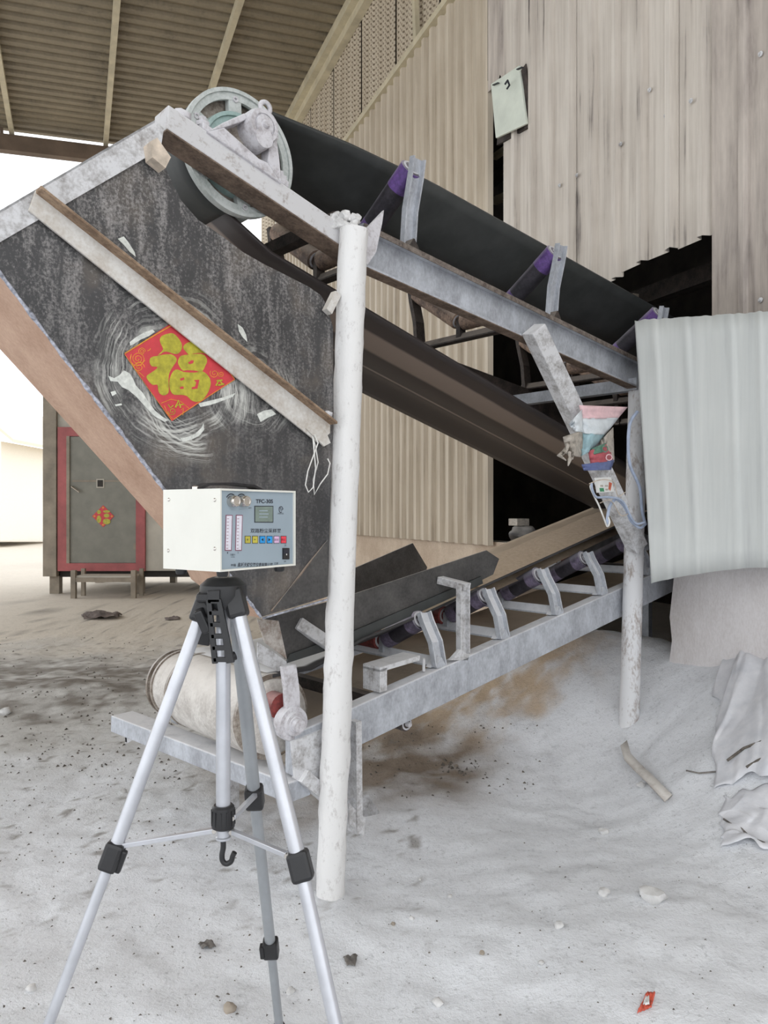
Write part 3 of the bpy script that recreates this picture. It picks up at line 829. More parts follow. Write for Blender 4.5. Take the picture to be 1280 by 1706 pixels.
# belt
def interp(x, tab):
    if x <= tab[0][0]: (x0, y0), (x1, y1) = tab[0], tab[1]
    else:
        for i_ in range(len(tab) - 1):
            (x0, y0), (x1, y1) = tab[i_], tab[i_ + 1]
            if x <= x1: break
    return y0 + (y1 - y0) * (x - x0) / (x1 - x0)
BT0, BT1 = 0.16, 0.94
def edge_pt(px, py): p_ = S(px, py, BT0); return (s_of(p_), p_.z)
carry = [(sc, zc + RD - 0.012)] + [edge_pt(*q_) for q_ in ((585, 241), (720, 304), (900, 404), (1100, 516))]
s705 = s_of(S(720, 304, BT0))
def trough(x):                       # x in 0..1 across the belt -> fraction of the edge lift
    e = min(x, 1 - x); return 1.0 - smooth01(e, 0.0, 0.34) if False else max(0.0, 1.0 - e / 0.34)
rows_ = []
S_END = 4.3
nS = 60
for i in range(nS + 1):
    s = sc + (S_END - sc) * i / nS
    ze = interp(s, carry); tr = 0.175 * smooth01(s, sc + 0.05, s705)
    row = []
    for j in range(17):
        x = j / 16.0
        row.append(ST(s, BT0 + (BT1 - BT0) * x, ze - tr * (1 - trough(x))))
    rows_.append(row)
wrap = []
ret0 = S(560, 490, BT0); ret1 = S(935, 712, BT0)
rs0, rz0, rs1, rz1 = s_of(ret0), ret0.z, s_of(ret1), ret1.z
for i in range(1, 25):
    a = math.radians(90 + 170 * i / 24)
    wrap.append([ST(sc + (RD - 0.012) * math.cos(a), BT0 + (BT1 - BT0) * j / 16.0, zc + (RD - 0.012) * math.sin(a)) for j in range(17)])
MB().grid(list(reversed(rows_)) + wrap).build('carrying_belt', 'rubber', uc, 60, solid=0.014, recalc=False)
rows_ = [wrap[-1]]
rsl = (rz1 - rz0) / (rs1 - rs0)
for i in range(0, 31):
    s = (sc + 0.16) + (S_END - sc - 0.16) * i / 30
    z_ = rz0 + rsl * (s - rs0)
    row = []
    for j in range(17):
        x = j / 16.0
        row.append(ST(s, BT0 + (BT1 - BT0) * x, z_ - 0.018 * math.sin(math.pi * x) * (1 if i > 0 else 0) + 0.012 * math.cos(x * 9)))
    rows_.append(row)
MB().grid(rows_).build('return_belt', 'rubber_tracks', uc, 60, solid=0.014, recalc=False)

# idler sets
CH = [(-0.036, 0.0), (0.036, 0.0), (0.036, 0.028), (0.029, 0.028), (0.029, 0.006), (-0.029, 0.006), (-0.029, 0.028), (-0.036, 0.028)]
def roller(parent, A, B, r, ends, middle, name='roller'):
    d = (B - A); L = d.length; d.normalize()
    ro = MB().lathe(A, d, [(0.0, r * 0.80), (0.004, r * 0.97), (L * 0.26, r), (L * 0.30, r * 0.995), (L * 0.70, r * 0.995), (L * 0.74, r), (L - 0.004, r * 0.97), (L, r * 0.80)], 24).build(name, middle, parent, 40)
    for a0, a1 in ((0.004, L * 0.27), (L * 0.73, L - 0.004)):
        MB().lathe(A + d * a0, d, [(0, r * 0.96), (0, r * 1.012), (a1 - a0, r * 1.012), (a1 - a0, r * 0.96)], 24, True).build('roller_band', ends, ro, 40)
    for c_, sg in ((A, -1), (B, 1)):
        MB().lathe(c_, d * sg, [(-0.006, r * 0.84), (0.002, r * 0.82), (0.002, r * 0.62), (-0.003, r * 0.58), (-0.003, r * 0.36), (0.006, r * 0.34), (0.006, 0.012), (0.022, 0.011)], 20).build('end_cap', 'casting', ro, 40)
    return ro
def idler(parent, base, H, lean0, lean1, mats, cw, near=(0.04, 0.30), inner=(0.36, 0.10), r=0.052, bmat='rail_steel', xmat='dark_frame', far=0.0):
    """base: point on the near stringer's top (t = 0)"""
    ends, mid, cend, cmid = mats
    P = lambda t, z, s=0.0: base + T * t + ZUP * z + U * s
    ang = MB(); ang.prism([P(-0.01, 0.0, -0.03), P(-0.01, 0.0, 0.03), P(-0.01, 0.008, 0.03), P(-0.01, 0.045, 0.004), P(-0.01, 0.045, -0.004), P(-0.01, 0.008, -0.03)], T * (cw + 0.06))
    ang.build('cross_angle', xmat, parent)
    n0 = (near[0], near[1]); i0 = inner
    H0, n00 = H, n0
    for sd in (0, 1):
        if sd == 1: H = H0 - far; n0 = (n00[0], n00[1] - far)
        f = (lambda t: t) if sd == 0 else (lambda t: cw - t + 0.04)
        path = [P(f(lean0), 0.0), P(f(lean0 + (lean1 - lean0) * 0.25), H * 0.45), P(f(lean1 * 0.8 + lean0 * 0.2), H * 0.82), P(f(lean1), H)]
        MB().sweep(path, CH if sd == 0 else [(a, -b) for a, b in CH], U).build('bracket', bmat if sd == 0 else xmat, parent)
        g = [P(f(lean0) , 0.0, -0.045), P(f(lean0), 0.0, 0.045), P(f(lean0), 0.05, 0.0)]
        MB().prism(g, T * 0.03).build('bracket_foot', bmat if sd == 0 else xmat, parent)
        A_ = P(f(n0[0]), n0[1]); B_ = P(f(i0[0] - 0.02), i0[1] + 0.012)
        roller(parent, A_, B_, r, ends if sd == 0 else cend, mid if sd == 0 else cmid)
        MB().obox(P(f(i0[0]), 0.02), P(f(i0[0]), i0[1] + 0.02), 0.03, 0.05, U).build('inner_bracket', xmat, parent)
    roller(parent, P(i0[0] + 0.025, i0[1]), P(cw - i0[0] + 0.015, i0[1]), r, cend, cmid)
PUR = ('roller_purple', 'roller_black', 'roller_tan', 'roller_tan')
for (px, py) in ((693, 412), (932, 530), (1104, 615), (560, 345)):
    b0 = S(px, py, 0.0); s_ = s_of(b0); z_ = beam_top(s_) if px > 600 else b0.z
    if px == 560: continue
    idler(uc, ST(s_, 0.02, z_), 0.385, 0.045, -0.02, PUR, CW, near=(0.005, 0.355), inner=(0.37, 0.11), r=0.05)
s_ = s_of(S(1104, 615)) + 0.62
for kk in range(2): idler(uc, ST(s_ + 0.6 * kk, 0.02, beam_top(s_ + 0.6 * kk)), 0.385, 0.045, -0.02, PUR, CW, near=(0.005, 0.355), inner=(0.37, 0.11), r=0.05)
s_ = s_of(S(572, 385, 0.0)); 
MB().obox(ST(s_, 0.02, beam_top(s_) - 0.02), ST(s_, CW + 0.05, beam_top(s_) - 0.02), 0.06, 0.05).build('cross_angle', 'dark_frame', uc)
MB().obox(S(1066, 640, 0.0), S(1066, 640, 0.0) + T * (CW + 0.1), 0.07, 0.07).build('cross_tie', 'rail_steel', uc)
# stones lodged on top of the post
rr_ = random.Random(5)
stones = [(560, 364, .020), (577, 362, .019), (592, 364, .017), (571, 375, .024), (586, 378, .022), (558, 379, .018)]
names = ['leftmost lump of dusty rubble on the post top', 'upper middle lump of dusty rubble on the post top', 'rightmost lump of dusty rubble on the post top', 'largest lump of dusty rubble on the post top', 'lump of rubble right above the post pipe', 'low lump of rubble wedged left of the post top']
for i, (px, py, r) in enumerate(stones):
    o = MB().rock(at(px, py, 3.02), r * 1.3, 20 + i, 3, 0.75, 0.85).build('rubble_stone', 'stone_white', None, 50)
    tag(o, names[i], 'stone', 'rubble on the post top')

# ================================================================== CHUTE
TC = -0.02
ch = thing('discharge_chute', 'dark steel discharge chute under the head drum, hung with a red poster', 'chute', V((S(435, 1028).x, S(435, 1028).y, S(435, 1028).z)))
lc = (-27, 420); bt = (435, 1028)
outline = [(-40, 405), (120, 312), (250, 240), (270, 250), (278, 285), (290, 310), (302, 334), (330, 366), (368, 392), (405, 420), (440, 440), (478, 459), (515, 478), (535, 492), (545, 510), (555, 545), (556, 700), (550, 860), (546, 994), bt]
MB().prism([S(a, b, TC) for a, b in outline], T * 0.008).build('front_plate', 'chute_plate', ch)
# sloping underside: a strip along the lower-left edge, then the back wall climbing away
nE = 12; near_e = []; far_e = []; back_e = []
for i in range(nE + 1):
    f = i / nE; px = lc[0] + (bt[0] - lc[0]) * f; py = lc[1] + (bt[1] - lc[1]) * f
    p0 = S(px, py, TC); tt = 0.46 - 0.30 * f
    near_e.append(p0); far_e.append(p0 + T * tt - ZUP * 0.0)
    back_e.append(p0 + T * 0.90 + ZUP * (0.10 + 0.32 * (1 - abs(2 * f - 0.9))) + U * (0.30 - 0.1 * f))
MB().grid([near_e, far_e]).build('underside_plate', 'rust_plate', ch, solid=0.008, recalc=False)
MB().grid([far_e, back_e]).build('back_plate', 'rust_plate', ch, solid=0.008, recalc=False)
wb = []
for i in range(90):
    f = i / 89; px = lc[0] + (bt[0] - lc[0]) * f; py = lc[1] + (bt[1] - lc[1]) * f
    wb.append(S(px, py, TC - 0.002))
rw = random.Random(2)
MB().tube(wb, [0.0035 + 0.0045 * rw.random() for _ in wb], 8).build('weld_bead', 'weld', ch, 60)
MB().tube([S(542, 905, TC - 0.002), S(510, 945, TC - 0.003), S(480, 985, TC - 0.003), S(452, 1018, TC - 0.002)], [0.003, 0.005, 0.004, 0.003], 8).build('weld_bead', 'rust_and_under_shade', ch, 60)
MB().tube([S(438, 1030, TC - 0.002), S(490, 1015, TC - 0.003), S(545, 999, TC - 0.003)], 0.004, 8).build('weld_bead', 'weld', ch, 60)
# corner facet right of the weld: a little swung inwards
MB().prism([S(545, 900, TC - 0.004), S(454, 1016, TC - 0.004), S(546, 992, TC - 0.004)], -T * 0.003).build('patch_plate', 'dark_plate', ch)
# top flange
MB().prism([S(-60, 385, TC - 0.012), S(258, 200, TC - 0.012), S(273, 214, TC - 0.012), S(268, 248, TC - 0.012), S(-60, 438, TC - 0.012)], T * 0.012).build('top_flange', 'dusted_steel', ch)
fa, fb = S(-60, 385, TC - 0.012), S(258, 200, TC - 0.012)
MB().prism([fa, fb, fb - ZUP * 0.008, fa - ZUP * 0.008], T * 0.09).build('top_flange', 'dusted_steel', ch)
MB().prism([S(250, 236, TC - 0.06), S(262, 229, TC - 0.06), S(285, 262, TC - 0.06), S(276, 280, TC - 0.06), S(254, 262, TC - 0.06)], T * 0.05).build('wedge_block', 'wood_grey', ch)
# stiffener angle across the plate
a0, a1 = S(58, 318, TC - 0.012), S(548, 704, TC - 0.012)
b1, b0_ = S(528, 738, TC - 0.012), S(46, 352, TC - 0.012)
MB().prism([a0, a1, S(548, 722, TC - 0.012), b1, b0_], -T * 0.010).build('stiffener_web', 'angle_white', ch, bevel=0.002)
MB().prism([a0, a1, a1 - ZUP * 0.01, a0 - ZUP * 0.01], -T * 0.055).build('stiffener_flange', 'angle_brown', ch, bevel=0.002)
MB().prism([S(508, 714, TC - 0.02), S(540, 716, TC - 0.02), S(549, 738, TC - 0.02), S(538, 744, TC - 0.02)], -T * 0.008).build('stiffener_tab', 'angle_white', ch)
MB().rock(S(547, 690, TC - 0.03), 0.018, 7, 2).build('weld_lump', 'casting', ch, 60)
MB().obox(S(545, 520, TC - 0.02), S(560, 490, TC - 0.02), 0.03, 0.03, T).build('scraper_tab', 'angle_white', ch)
# brushed paste left around the poster
def smear(pts, name='paste_smear'):
    MB().prism([S(a, b, TC - 0.001) for a, b in pts], -T * 0.0015).build(name, 'paste', ch)
smear([(180, 626), (190, 630), (199, 625), (206, 617), (216, 622), (222, 632), (226, 642), (238, 655), (246, 668), (258, 684), (270, 694), (281, 700), (274, 703), (258, 694), (244, 680), (228, 662), (214, 650), (203, 645), (196, 636), (184, 635)])
smear([(216, 570), (226, 562), (240, 554), (254, 549), (258, 553), (248, 560), (234, 566), (222, 574), (217, 576)])
smear([(184, 653), (192, 651), (194, 656), (187, 660)])
smear([(191, 674), (202, 672), (203, 675), (193, 677)])
smear([(300, 730), (312, 728), (326, 722), (336, 712), (339, 705), (340, 716), (332, 726), (318, 733), (304, 736)])
smear([(330, 672), (348, 668), (372, 662), (392, 655), (388, 661), (370, 668), (350, 675), (334, 678)])
smear([(428, 690), (440, 684), (452, 682), (460, 690), (446, 696), (434, 703)])
smear([(196, 398), (206, 394), (214, 404), (224, 420), (226, 428), (216, 420), (206, 408)])
smear([(396, 540), (404, 546), (410, 558), (412, 570), (404, 562), (398, 552)])
smear([(438, 905), (446, 900), (452, 906), (444, 911)])

# ---- big poster
TPp = TC - 0.003
def Z6(x, y, t=TPp): return S(180 + x / 5.3333, 520 + y / 5.3333, t)
po = thing('paper_poster', 'large red paper square with a fat gold character pasted on the chute', 'poster', Z6(568, 968))
MB().prism([Z6(145, 372), Z6(568, 968), Z6(1130, 598), Z6(707, 2)], -T * 0.0008).build('sheet', 'poster_red', po)
TG = TPp - 0.0012
def glyph(pts, mat='poster_gold', t=TG, name='character_stroke', th=0.0008):
    n = len(pts); out = []
    if n > 8:
        for i in range(n):                      # soften the traced corners
            p0, p1, p2, p3 = (V((*pts[(i + k_) % n], 0)) for k_ in (-1, 0, 1, 2))
            for u_ in (0.0, 0.5):
                q_ = 0.5 * ((2 * p1) + (p2 - p0) * u_ + (2 * p0 - 5 * p1 + 4 * p2 - p3) * u_ * u_ + (3 * p1 - p0 - 3 * p2 + p3) * u_ ** 3)
                out.append((q_.x, q_.y))
    else: out = pts
    MB().prism([Z6(a, b, t) for a, b in out], -T * th).build(name, mat, po)
glyph([(540, 190), (580, 190), (620, 225), (652, 275), (655, 325), (630, 365), (590, 372), (540, 355), (500, 352), (470, 370), (440, 388), (462, 365), (490, 330), (470, 285), (460, 245), (480, 210)])
glyph([(440, 390), (480, 380), (560, 375), (600, 400), (610, 430), (590, 465), (560, 510), (540, 560), (538, 620), (540, 690), (530, 725), (495, 740), (460, 725), (445, 690), (438, 645), (400, 648), (370, 625), (345, 590), (345, 565), (380, 540), (430, 505), (435, 485), (390, 482), (370, 450), (372, 415), (400, 395)])
glyph([(680, 290), (730, 262), (800, 260), (850, 300), (900, 360), (890, 375), (830, 362), (760, 368), (720, 378), (690, 350), (668, 320)])
glyph([(650, 388), (720, 376), (830, 372), (870, 400), (880, 440), (865, 475), (835, 530), (780, 520), (700, 515), (665, 520), (635, 485), (620, 445), (630, 410)])
glyph([(580, 525), (620, 510), (670, 532), (770, 538), (830, 525), (870, 545), (905, 590), (912, 640), (895, 700), (865, 750), (830, 785), (780, 798), (735, 780), (700, 745), (650, 735), (590, 735), (560, 710), (545, 660), (548, 590)])
TR_ = TG - 0.001
for pts in ([(710, 450), (740, 428), (763, 430), (755, 455), (725, 463)], [(640, 590), (675, 580), (678, 600), (645, 610)], [(640, 665), (670, 660), (672, 682), (640, 682)], [(765, 605), (812, 600), (795, 680), (745, 685), (745, 668), (775, 660), (785, 622)]):
    glyph(pts, 'poster_red', TR_, 'character_gap', 0.0006)
def squig(pts, mat='poster_orange', r=0.0011):
    MB().tube([Z6(a, b, TG) for a, b in pts], r, 6).build('gold_line', mat, po)
def spiral(cx, cy, r0, r1, turns, sx=1.0):
    return [(cx + sx * (r0 + (r1 - r0) * i / 30) * math.cos(turns * 6.283 * i / 30), cy + (r0 + (r1 - r0) * i / 30) * math.sin(turns * 6.283 * i / 30)) for i in range(31)]
squig([(150, 368), (360, 238), (580, 110)], r=0.002); squig([(150, 378), (330, 640), (565, 962)], r=0.0008)
squig([(580, 955), (850, 775), (1125, 600)], r=0.0012); squig([(1040, 465), (1085, 540), (1125, 596)], r=0.0012)
squig(spiral(265, 415, 10, 70, 2.6)); squig(spiral(300, 350, 6, 34, 2.0)); squig(spiral(272, 490, 5, 45, 2.0, 1.2)); squig([(350, 345), (372, 335), (378, 322)])
squig([(205, 385), (200, 430), (235, 500), (300, 555), (320, 575)]); squig([(330, 430), (300, 450), (270, 440), (250, 470)])
squig(spiral(945, 545, 6, 40, 1.6)); squig(spiral(1005, 550, 4, 28, 1.6)); squig([(960, 655), (985, 605), (1020, 640)], 'poster_gold', 0.003); squig([(965, 610), (1015, 605)], 'poster_gold', 0.003); squig([(975, 650), (1030, 640)], 'poster_gold', 0.003)
squig([(470, 810), (560, 775), (640, 790), (720, 855)]); squig([(500, 830), (530, 900), (575, 950)]); squig(spiral(570, 880, 6, 36, 1.5), 'poster_gold'); squig([(600, 850), (625, 785), (645, 850)], 'poster_gold', 0.003); squig([(600, 830), (670, 820)], 'poster_gold', 0.002); squig([(535, 820), (555, 850), (580, 830)], 'poster_gold', 0.002); squig([(650, 870), (670, 850), (665, 915)])

# loose white wire hanging from the stiffener end
wp = [(524, 724), (530, 738), (522, 760), (513, 785), (509, 808), (514, 820), (522, 812), (526, 780), (523, 745), (521, 728), (526, 745), (530, 770), (522, 800), (524, 824), (534, 806), (546, 790), (550, 772), (546, 764)]
o = MB().tube([S(a, b, TC - 0.035 - 0.006 * math.sin(i)) for i, (a, b) in enumerate(wp)], 0.0026, 6).build('hanging_wire', 'wire_white', None, 60)
tag(o, 'thin white wire looped from the lower end of the chute stiffener', 'wire')

# ================================================================== LOWER CONVEYOR
LT = 0.07                                            # near rail's outer face
def L(px, py): return S(px, py, LT)
rA, rB = L(492, 1222), L(1060, 969)
lcv = thing('belt_conveyor', 'lower belt conveyor with white tail drum, rising from the floor towards the wall opening', 'conveyor', V((L(590, 1380).x, L(590, 1380).y, gz(L(590, 1380).x, L(590, 1380).y))))
RH = 0.170
def boxrail(A, B, t0, w, mat, nm='rail'):
    return MB().prism([A + T * t0, B + T * t0, B + T * t0 - ZUP * RH, A + T * t0 - ZUP * RH], T * w).build(nm, mat, lcv, bevel=0.005)
# longer rail, on into the building
rdir = (rB - rA).normalized(); rE = rB + rdir * 2.2
boxrail(rA, rE, 0.0, 0.07, 'rail_steel')
LW = 0.98
boxrail(rA, rE, LW, 0.07, 'rail_steel')
def rail_top(s): return rA.z + (rB.z - rA.z) * (s - s_of(rA)) / (s_of(rB) - s_of(rA))
# tail cross bar with its two stub feet
ta, tz = L(500, 1302), at(203, 1186, L(500, 1302).y + T.y * (LW + 0.10))
dT = (tz - ta)
MB().obox(ta - ZUP * 0.03, tz - ZUP * 0.045, 0.12, 0.08).build('tail_bar', 'rail_steel', lcv, bevel=0.005)
far_c = tz
fy = far_c.y - 0.07
def fc(px, py, dy=0.0): return at(px, py, fy + dy)
MB().prism([fc(207, 1204), fc(246, 1214), fc(214, 1238), fc(209, 1236)], V((0, 0.01, 0))).build('stub_foot', 'dusted_steel', lcv)
MB().prism([fc(206, 1202), fc(206, 1202, 0.12), fc(209, 1236, 0.12), fc(209, 1238)], V((0.008, 0, 0))).build('stub_foot', 'dusted_steel', lcv)
# near corner plate
MB().prism([S(486, 1236, LT - 0.012), S(536, 1216, LT - 0.012), S(560, 1258, LT - 0.012), S(560, 1330, LT - 0.012), S(530, 1322, LT - 0.012), S(492, 1296, LT - 0.012)], T * 0.012).build('corner_plate', 'dusted_steel', lcv)
MB().obox(S(500, 1290, LT), S(548, 1330, LT), 0.05, 0.07, T).build('corner_brace', 'dusted_steel', lcv)
# leg behind the near post, with an angle foot
MB().obox(S(590, 1200, LT - 0.015), S(592, 1385, LT - 0.015), 0.03, 0.062, T).build('leg', 'dusted_steel', lcv)
MB().prism([S(580, 1334, LT - 0.02), S(614, 1328, LT - 0.02), S(632, 1356, LT - 0.02), S(604, 1362, LT - 0.02)], ZUP * 0.01).build('leg_foot', 'dusted_steel', lcv)
MB().prism([S(579, 1338, LT - 0.03), S(607, 1362, LT - 0.03), S(604, 1392, LT - 0.03), S(580, 1372, LT - 0.03)], -T * 0.01).build('leg_foot', 'dusted_steel', lcv)
far_l = ST(s_of(L(590, 1200)), LT + LW, 0)
MB().obox(V((far_l.x, far_l.y, gz(far_l.x, far_l.y) - 0.02)), V((far_l.x, far_l.y, rail_top(s_of(L(590, 1200))) - 0.1)), 0.06, 0.06, T).build('leg', 'dusted_steel', lcv)
# a leg inside the opening holds the upper end
for t_ in (LT + 0.02, LT + LW):
    e_ = ST(s_of(rE) - 0.3, t_, 0); MB().obox(V((e_.x, e_.y, gz(e_.x, e_.y) - 0.02)), V((e_.x, e_.y, rail_top(s_of(rE) - 0.3) - 0.1)), 0.06, 0.06, T).build('leg', 'rail_steel', lcv)

# tail drum
tdc = S(484, 1204, LT + 0.03); ts_, tz_ = s_of(tdc), tdc.z
TR = 0.158
c0 = ST(ts_, LT + 0.13, tz_)
tdm = thing_part('tail_drum', lcv, c0)
Ld = 0.86
MB().lathe(c0, T, [(0, 0.05), (0, TR - 0.03), (0.004, TR - 0.01), (0.03, TR - 0.008), (0.035, TR - 0.018), (0.05, TR - 0.018), (0.055, TR - 0.006), (0.09, TR - 0.006), (0.095, TR - 0.016), (0.11, TR - 0.004),
                   (Ld - 0.13, TR - 0.004), (Ld - 0.12, TR - 0.018), (Ld - 0.09, TR - 0.006), (Ld - 0.07, TR - 0.006), (Ld - 0.06, TR - 0.02), (Ld - 0.04, TR - 0.01), (Ld - 0.03, TR - 0.022), (Ld - 0.01, TR - 0.02), (Ld, TR - 0.04), (Ld, 0.05)], 56).build('drum_shell', 'drum_belt_dusted', tdm, 28)
MB().cyl(ST(ts_, LT - 0.035, tz_), ST(ts_, LT + LW + 0.08, tz_), 0.024, 20).build('shaft', 'casting', tdm, 30)
MB().lathe(ST(ts_, LT + 0.02, tz_), -T, [(-0.03, 0.066), (0.0, 0.068), (0.015, 0.064), (0.015, 0.048), (0.028, 0.044), (0.028, 0.032), (0.034, 0.030), (0.034, 0.024), (0.05, 0.022)], 32).build('bearing', 'casting', tdm, 35)
MB().lathe(ST(ts_, LT + LW + 0.05, tz_), T, [(-0.03, 0.066), (0.0, 0.068), (0.015, 0.064), (0.03, 0.03), (0.05, 0.022)], 32).build('bearing', 'casting', tdm, 35)
MB().sweep([ST(ts_ + 0.005, LT + 0.035, tz_ + 0.04), ST(ts_ + 0.0, LT + 0.035, tz_ + 0.13), ST(ts_ - 0.015, LT + 0.035, tz_ + 0.225)], [(-0.032, 0), (0.032, 0), (0.032, 0.02), (-0.032, 0.02)], U).build('take_up_bar', 'casting', lcv)
MB().cyl(ST(ts_ - 0.02, LT + 0.06, tz_ + 0.06), ST(ts_ - 0.02, LT + 0.13, tz_ + 0.06), 0.05, 20).build('red_hub', 'roller_red', tdm, 30)

# belt: flat on the drum, troughed further on
KT0, KT1 = LT + 0.15, LT + 0.90
kp = [S(a, b, KT0) for a, b in ((606, 1064), (700, 1026), (820, 970), (1010, 884))]
ktab = [(ts_, tz_ + TR + 0.004), (ts_ + 0.2, tz_ + TR + 0.008)] + [(s_of(p_), p_.z) for p_ in kp]
sE = s_of(rE) - 0.1
rows_ = []
for i in range(49):
    s = ts_ + (sE - ts_) * i / 48
    ze = interp(s, ktab); tr = 0.11 * smooth01(s, ts_ + 0.1, s_of(kp[0]) + 0.1)
    rows_.append([ST(s, KT0 + (KT1 - KT0) * j / 16.0, ze - tr * (1 - trough(j / 16.0) * (1.0 if j < 8 else 0.15))) for j in range(17)])
MB().grid(rows_).build('carrying_belt', 'belt_sandy', lcv, 60, solid=0.012, recalc=False)
wr = []
for i in range(0, 25):
    a = math.radians(90 + 180 * i / 24)
    wr.append([ST(ts_ + (TR + 0.004) * math.cos(a), KT0 + 0.02 + (KT1 - KT0 - 0.16) * j / 10.0, tz_ + (TR + 0.004) * math.sin(a)) for j in range(11)])
MB().grid(wr).build('tail_belt', 'drum_belt_dusted', lcv, 60, solid=0.012, recalc=False)
for t_ in (KT0 + 0.005, KT0 + 0.02 + (KT1 - KT0 - 0.16) - 0.01):
    MB().lathe(ST(ts_, t_, tz_), T, [(0, TR - 0.01), (0, TR + 0.013), (0.018, TR + 0.013), (0.018, TR - 0.01)], 56, True).build('belt_edge', 'drum_recess', tdm, 30)
for t_ in (LT + 0.92, LT + 0.965):
    MB().lathe(ST(ts_, t_, tz_), T, [(0, TR - 0.04), (0, TR + 0.002), (0.014, TR + 0.002), (0.014, TR - 0.04)], 56, True).build('drum_groove', 'drum_recess', tdm, 30)
rows_ = []
for i in range(25):
    s = ts_ + (sE - ts_) * i / 24; zb_ = (tz_ - TR) + (rail_top(sE) - 0.22 - (tz_ - TR)) * i / 24
    rows_.append([ST(s, KT0 + (KT1 - KT0) * j / 8.0, zb_) for j in range(9)])
MB().grid(rows_).build('return_belt', 'belt_dust_tan', lcv, 60, solid=0.012, recalc=False)

# idlers
LOW = ('roller_lilac', 'roller_black', 'roller_red', 'roller_red')
for (px, py) in ((738, 1112), (845, 1063), (935, 1019), (1010, 983), (1085, 949)):
    b0 = L(px, py); s_ = s_of(b0)
    idler(lcv, ST(s_, LT + 0.02, rail_top(s_)), 0.235, 0.015, 0.115, LOW, LW, near=(0.125, 0.205), inner=(0.38, 0.075), r=0.048, bmat='rail_steel', xmat='rail_steel', far=0.10)
for px in (645, 1130):
    b0 = L(px, 1150); s_ = s_of(b0)
    MB().obox(ST(s_, LT + 0.02, rail_top(s_) - 0.05), ST(s_, LT + LW + 0.04, rail_top(s_) - 0.05), 0.05, 0.05).build('cross_tie', 'dark_frame', lcv)
# bracket ledge lying on the rail, return roller below it
MB().prism([L(633, 1112), L(700, 1092), L(700, 1100), L(633, 1120)], T * 0.11).build('ledge_plate', 'dusted_steel', lcv)
MB().prism([L(633, 1116), L(645, 1112), L(645, 1150), L(633, 1154)], T * 0.11).build('ledge_plate', 'dusted_steel', lcv)
b0 = S(678, 1206, LT + 0.06)
roller(lcv, b0, b0 + T * 0.8, 0.034, 'dark_frame', 'dark_frame', 'return_roller')

# skirt boards along the belt
TS = KT0 + 0.03
def SK(px, py): return S(px, py, TS)
MB().prism([SK(440, 1031), SK(545, 1003), SK(589, 990), SK(811, 917), SK(832, 931), SK(822, 957), SK(800, 968), SK(589, 1062), SK(476, 1098)], T * 0.008).build('skirt_board', 'dark_plate', lcv)
MB().prism([SK(800, 960), SK(589, 1050), SK(480, 1090), SK(476, 1104), SK(589, 1068), SK(802, 972)], -T * 0.012).build('skirt_rubber', 'rubber', lcv)
def SF(px, py): return S(px, py, KT1 - 0.05)
MB().prism([SF(560, 960), SF(688, 905), SF(712, 945), SF(700, 985), SF(540, 1040)], T * 0.008).build('skirt_board', 'dark_plate', lcv)
# skirt end plate seen beside the tripod
e0, e1 = SK(440, 1031), SK(476, 1098)
MB().prism([SK(427, 1030), SK(463, 1034), SK(477, 1098), SK(440, 1070)], -T * 0.006).build('skirt_end', 'dusted_steel_brown', lcv)
MB().prism([SK(428, 1070), SK(455, 1086), SK(490, 1112), SK(462, 1118), SK(428, 1102)], -T * 0.006).build('skirt_end', 'dusted_steel', lcv)
# stay carrying the near skirt
s1 = S(768, 985, LT + 0.05)
MB().sweep([S(768, 1096, LT + 0.05), s1, S(768, 975, LT + 0.05)], [(-0.033, 0), (0.033, 0), (0.033, 0.03), (0.026, 0.03), (0.026, 0.008), (-0.026, 0.008), (-0.026, 0.03), (-0.033, 0.03)], U).build('skirt_stay', 'dusted_steel', lcv)
MB().obox(S(780, 978, LT + 0.03), S(733, 966, TS), 0.055, 0.035).build('skirt_stay', 'dusted_steel', lcv, bevel=0.003)
MB().obox(S(496, 1038, TS), S(556, 1078, TS - 0.05), 0.05, 0.05, T).build('skirt_arm', 'dusted_steel', lcv, bevel=0.003)
MB().prism([L(752, 1100), L(768, 1082), L(782, 1092), L(780, 1100)], T * 0.02).build('stay_foot', 'dusted_steel', lcv)
MB().cyl(L(714, 1120) + T * 0.03, L(714, 1098) + T * 0.03, 0.007, 10).build('pin', 'dusted_steel', lcv)
sandp = []
for i in range(14):
    s = s_of(SK(840, 900)) + 1.8 * i / 13; ze = interp(s, ktab)
    sandp.append([ST(s, KT0 + 0.10 + (KT1 - KT0 - 0.2) * j / 8.0, ze - 0.098 + 0.03 * math.sin(math.pi * j / 8.0) + 0.008 * fbm(s * 6, j * 0.9, 3)) for j in range(9)])
o = MB().grid(sandp).build('sand_load', NT('sand_load').m, None, 60, recalc=True)
k = NT('sand'); pz = k.noise(k.pos(), 40, 6); k.done(k.ramp(pz, [(0.3, (186, 164, 140)), (0.7, (206, 186, 162))]), 0.95, 0, pz, 0.4, 0.01)
o.data.materials.clear(); o.data.materials.append(MAT['sand'])
tag(o, 'thin layer of tan sand riding on the lower belt', 'sand'); o['kind'] = 'stuff'

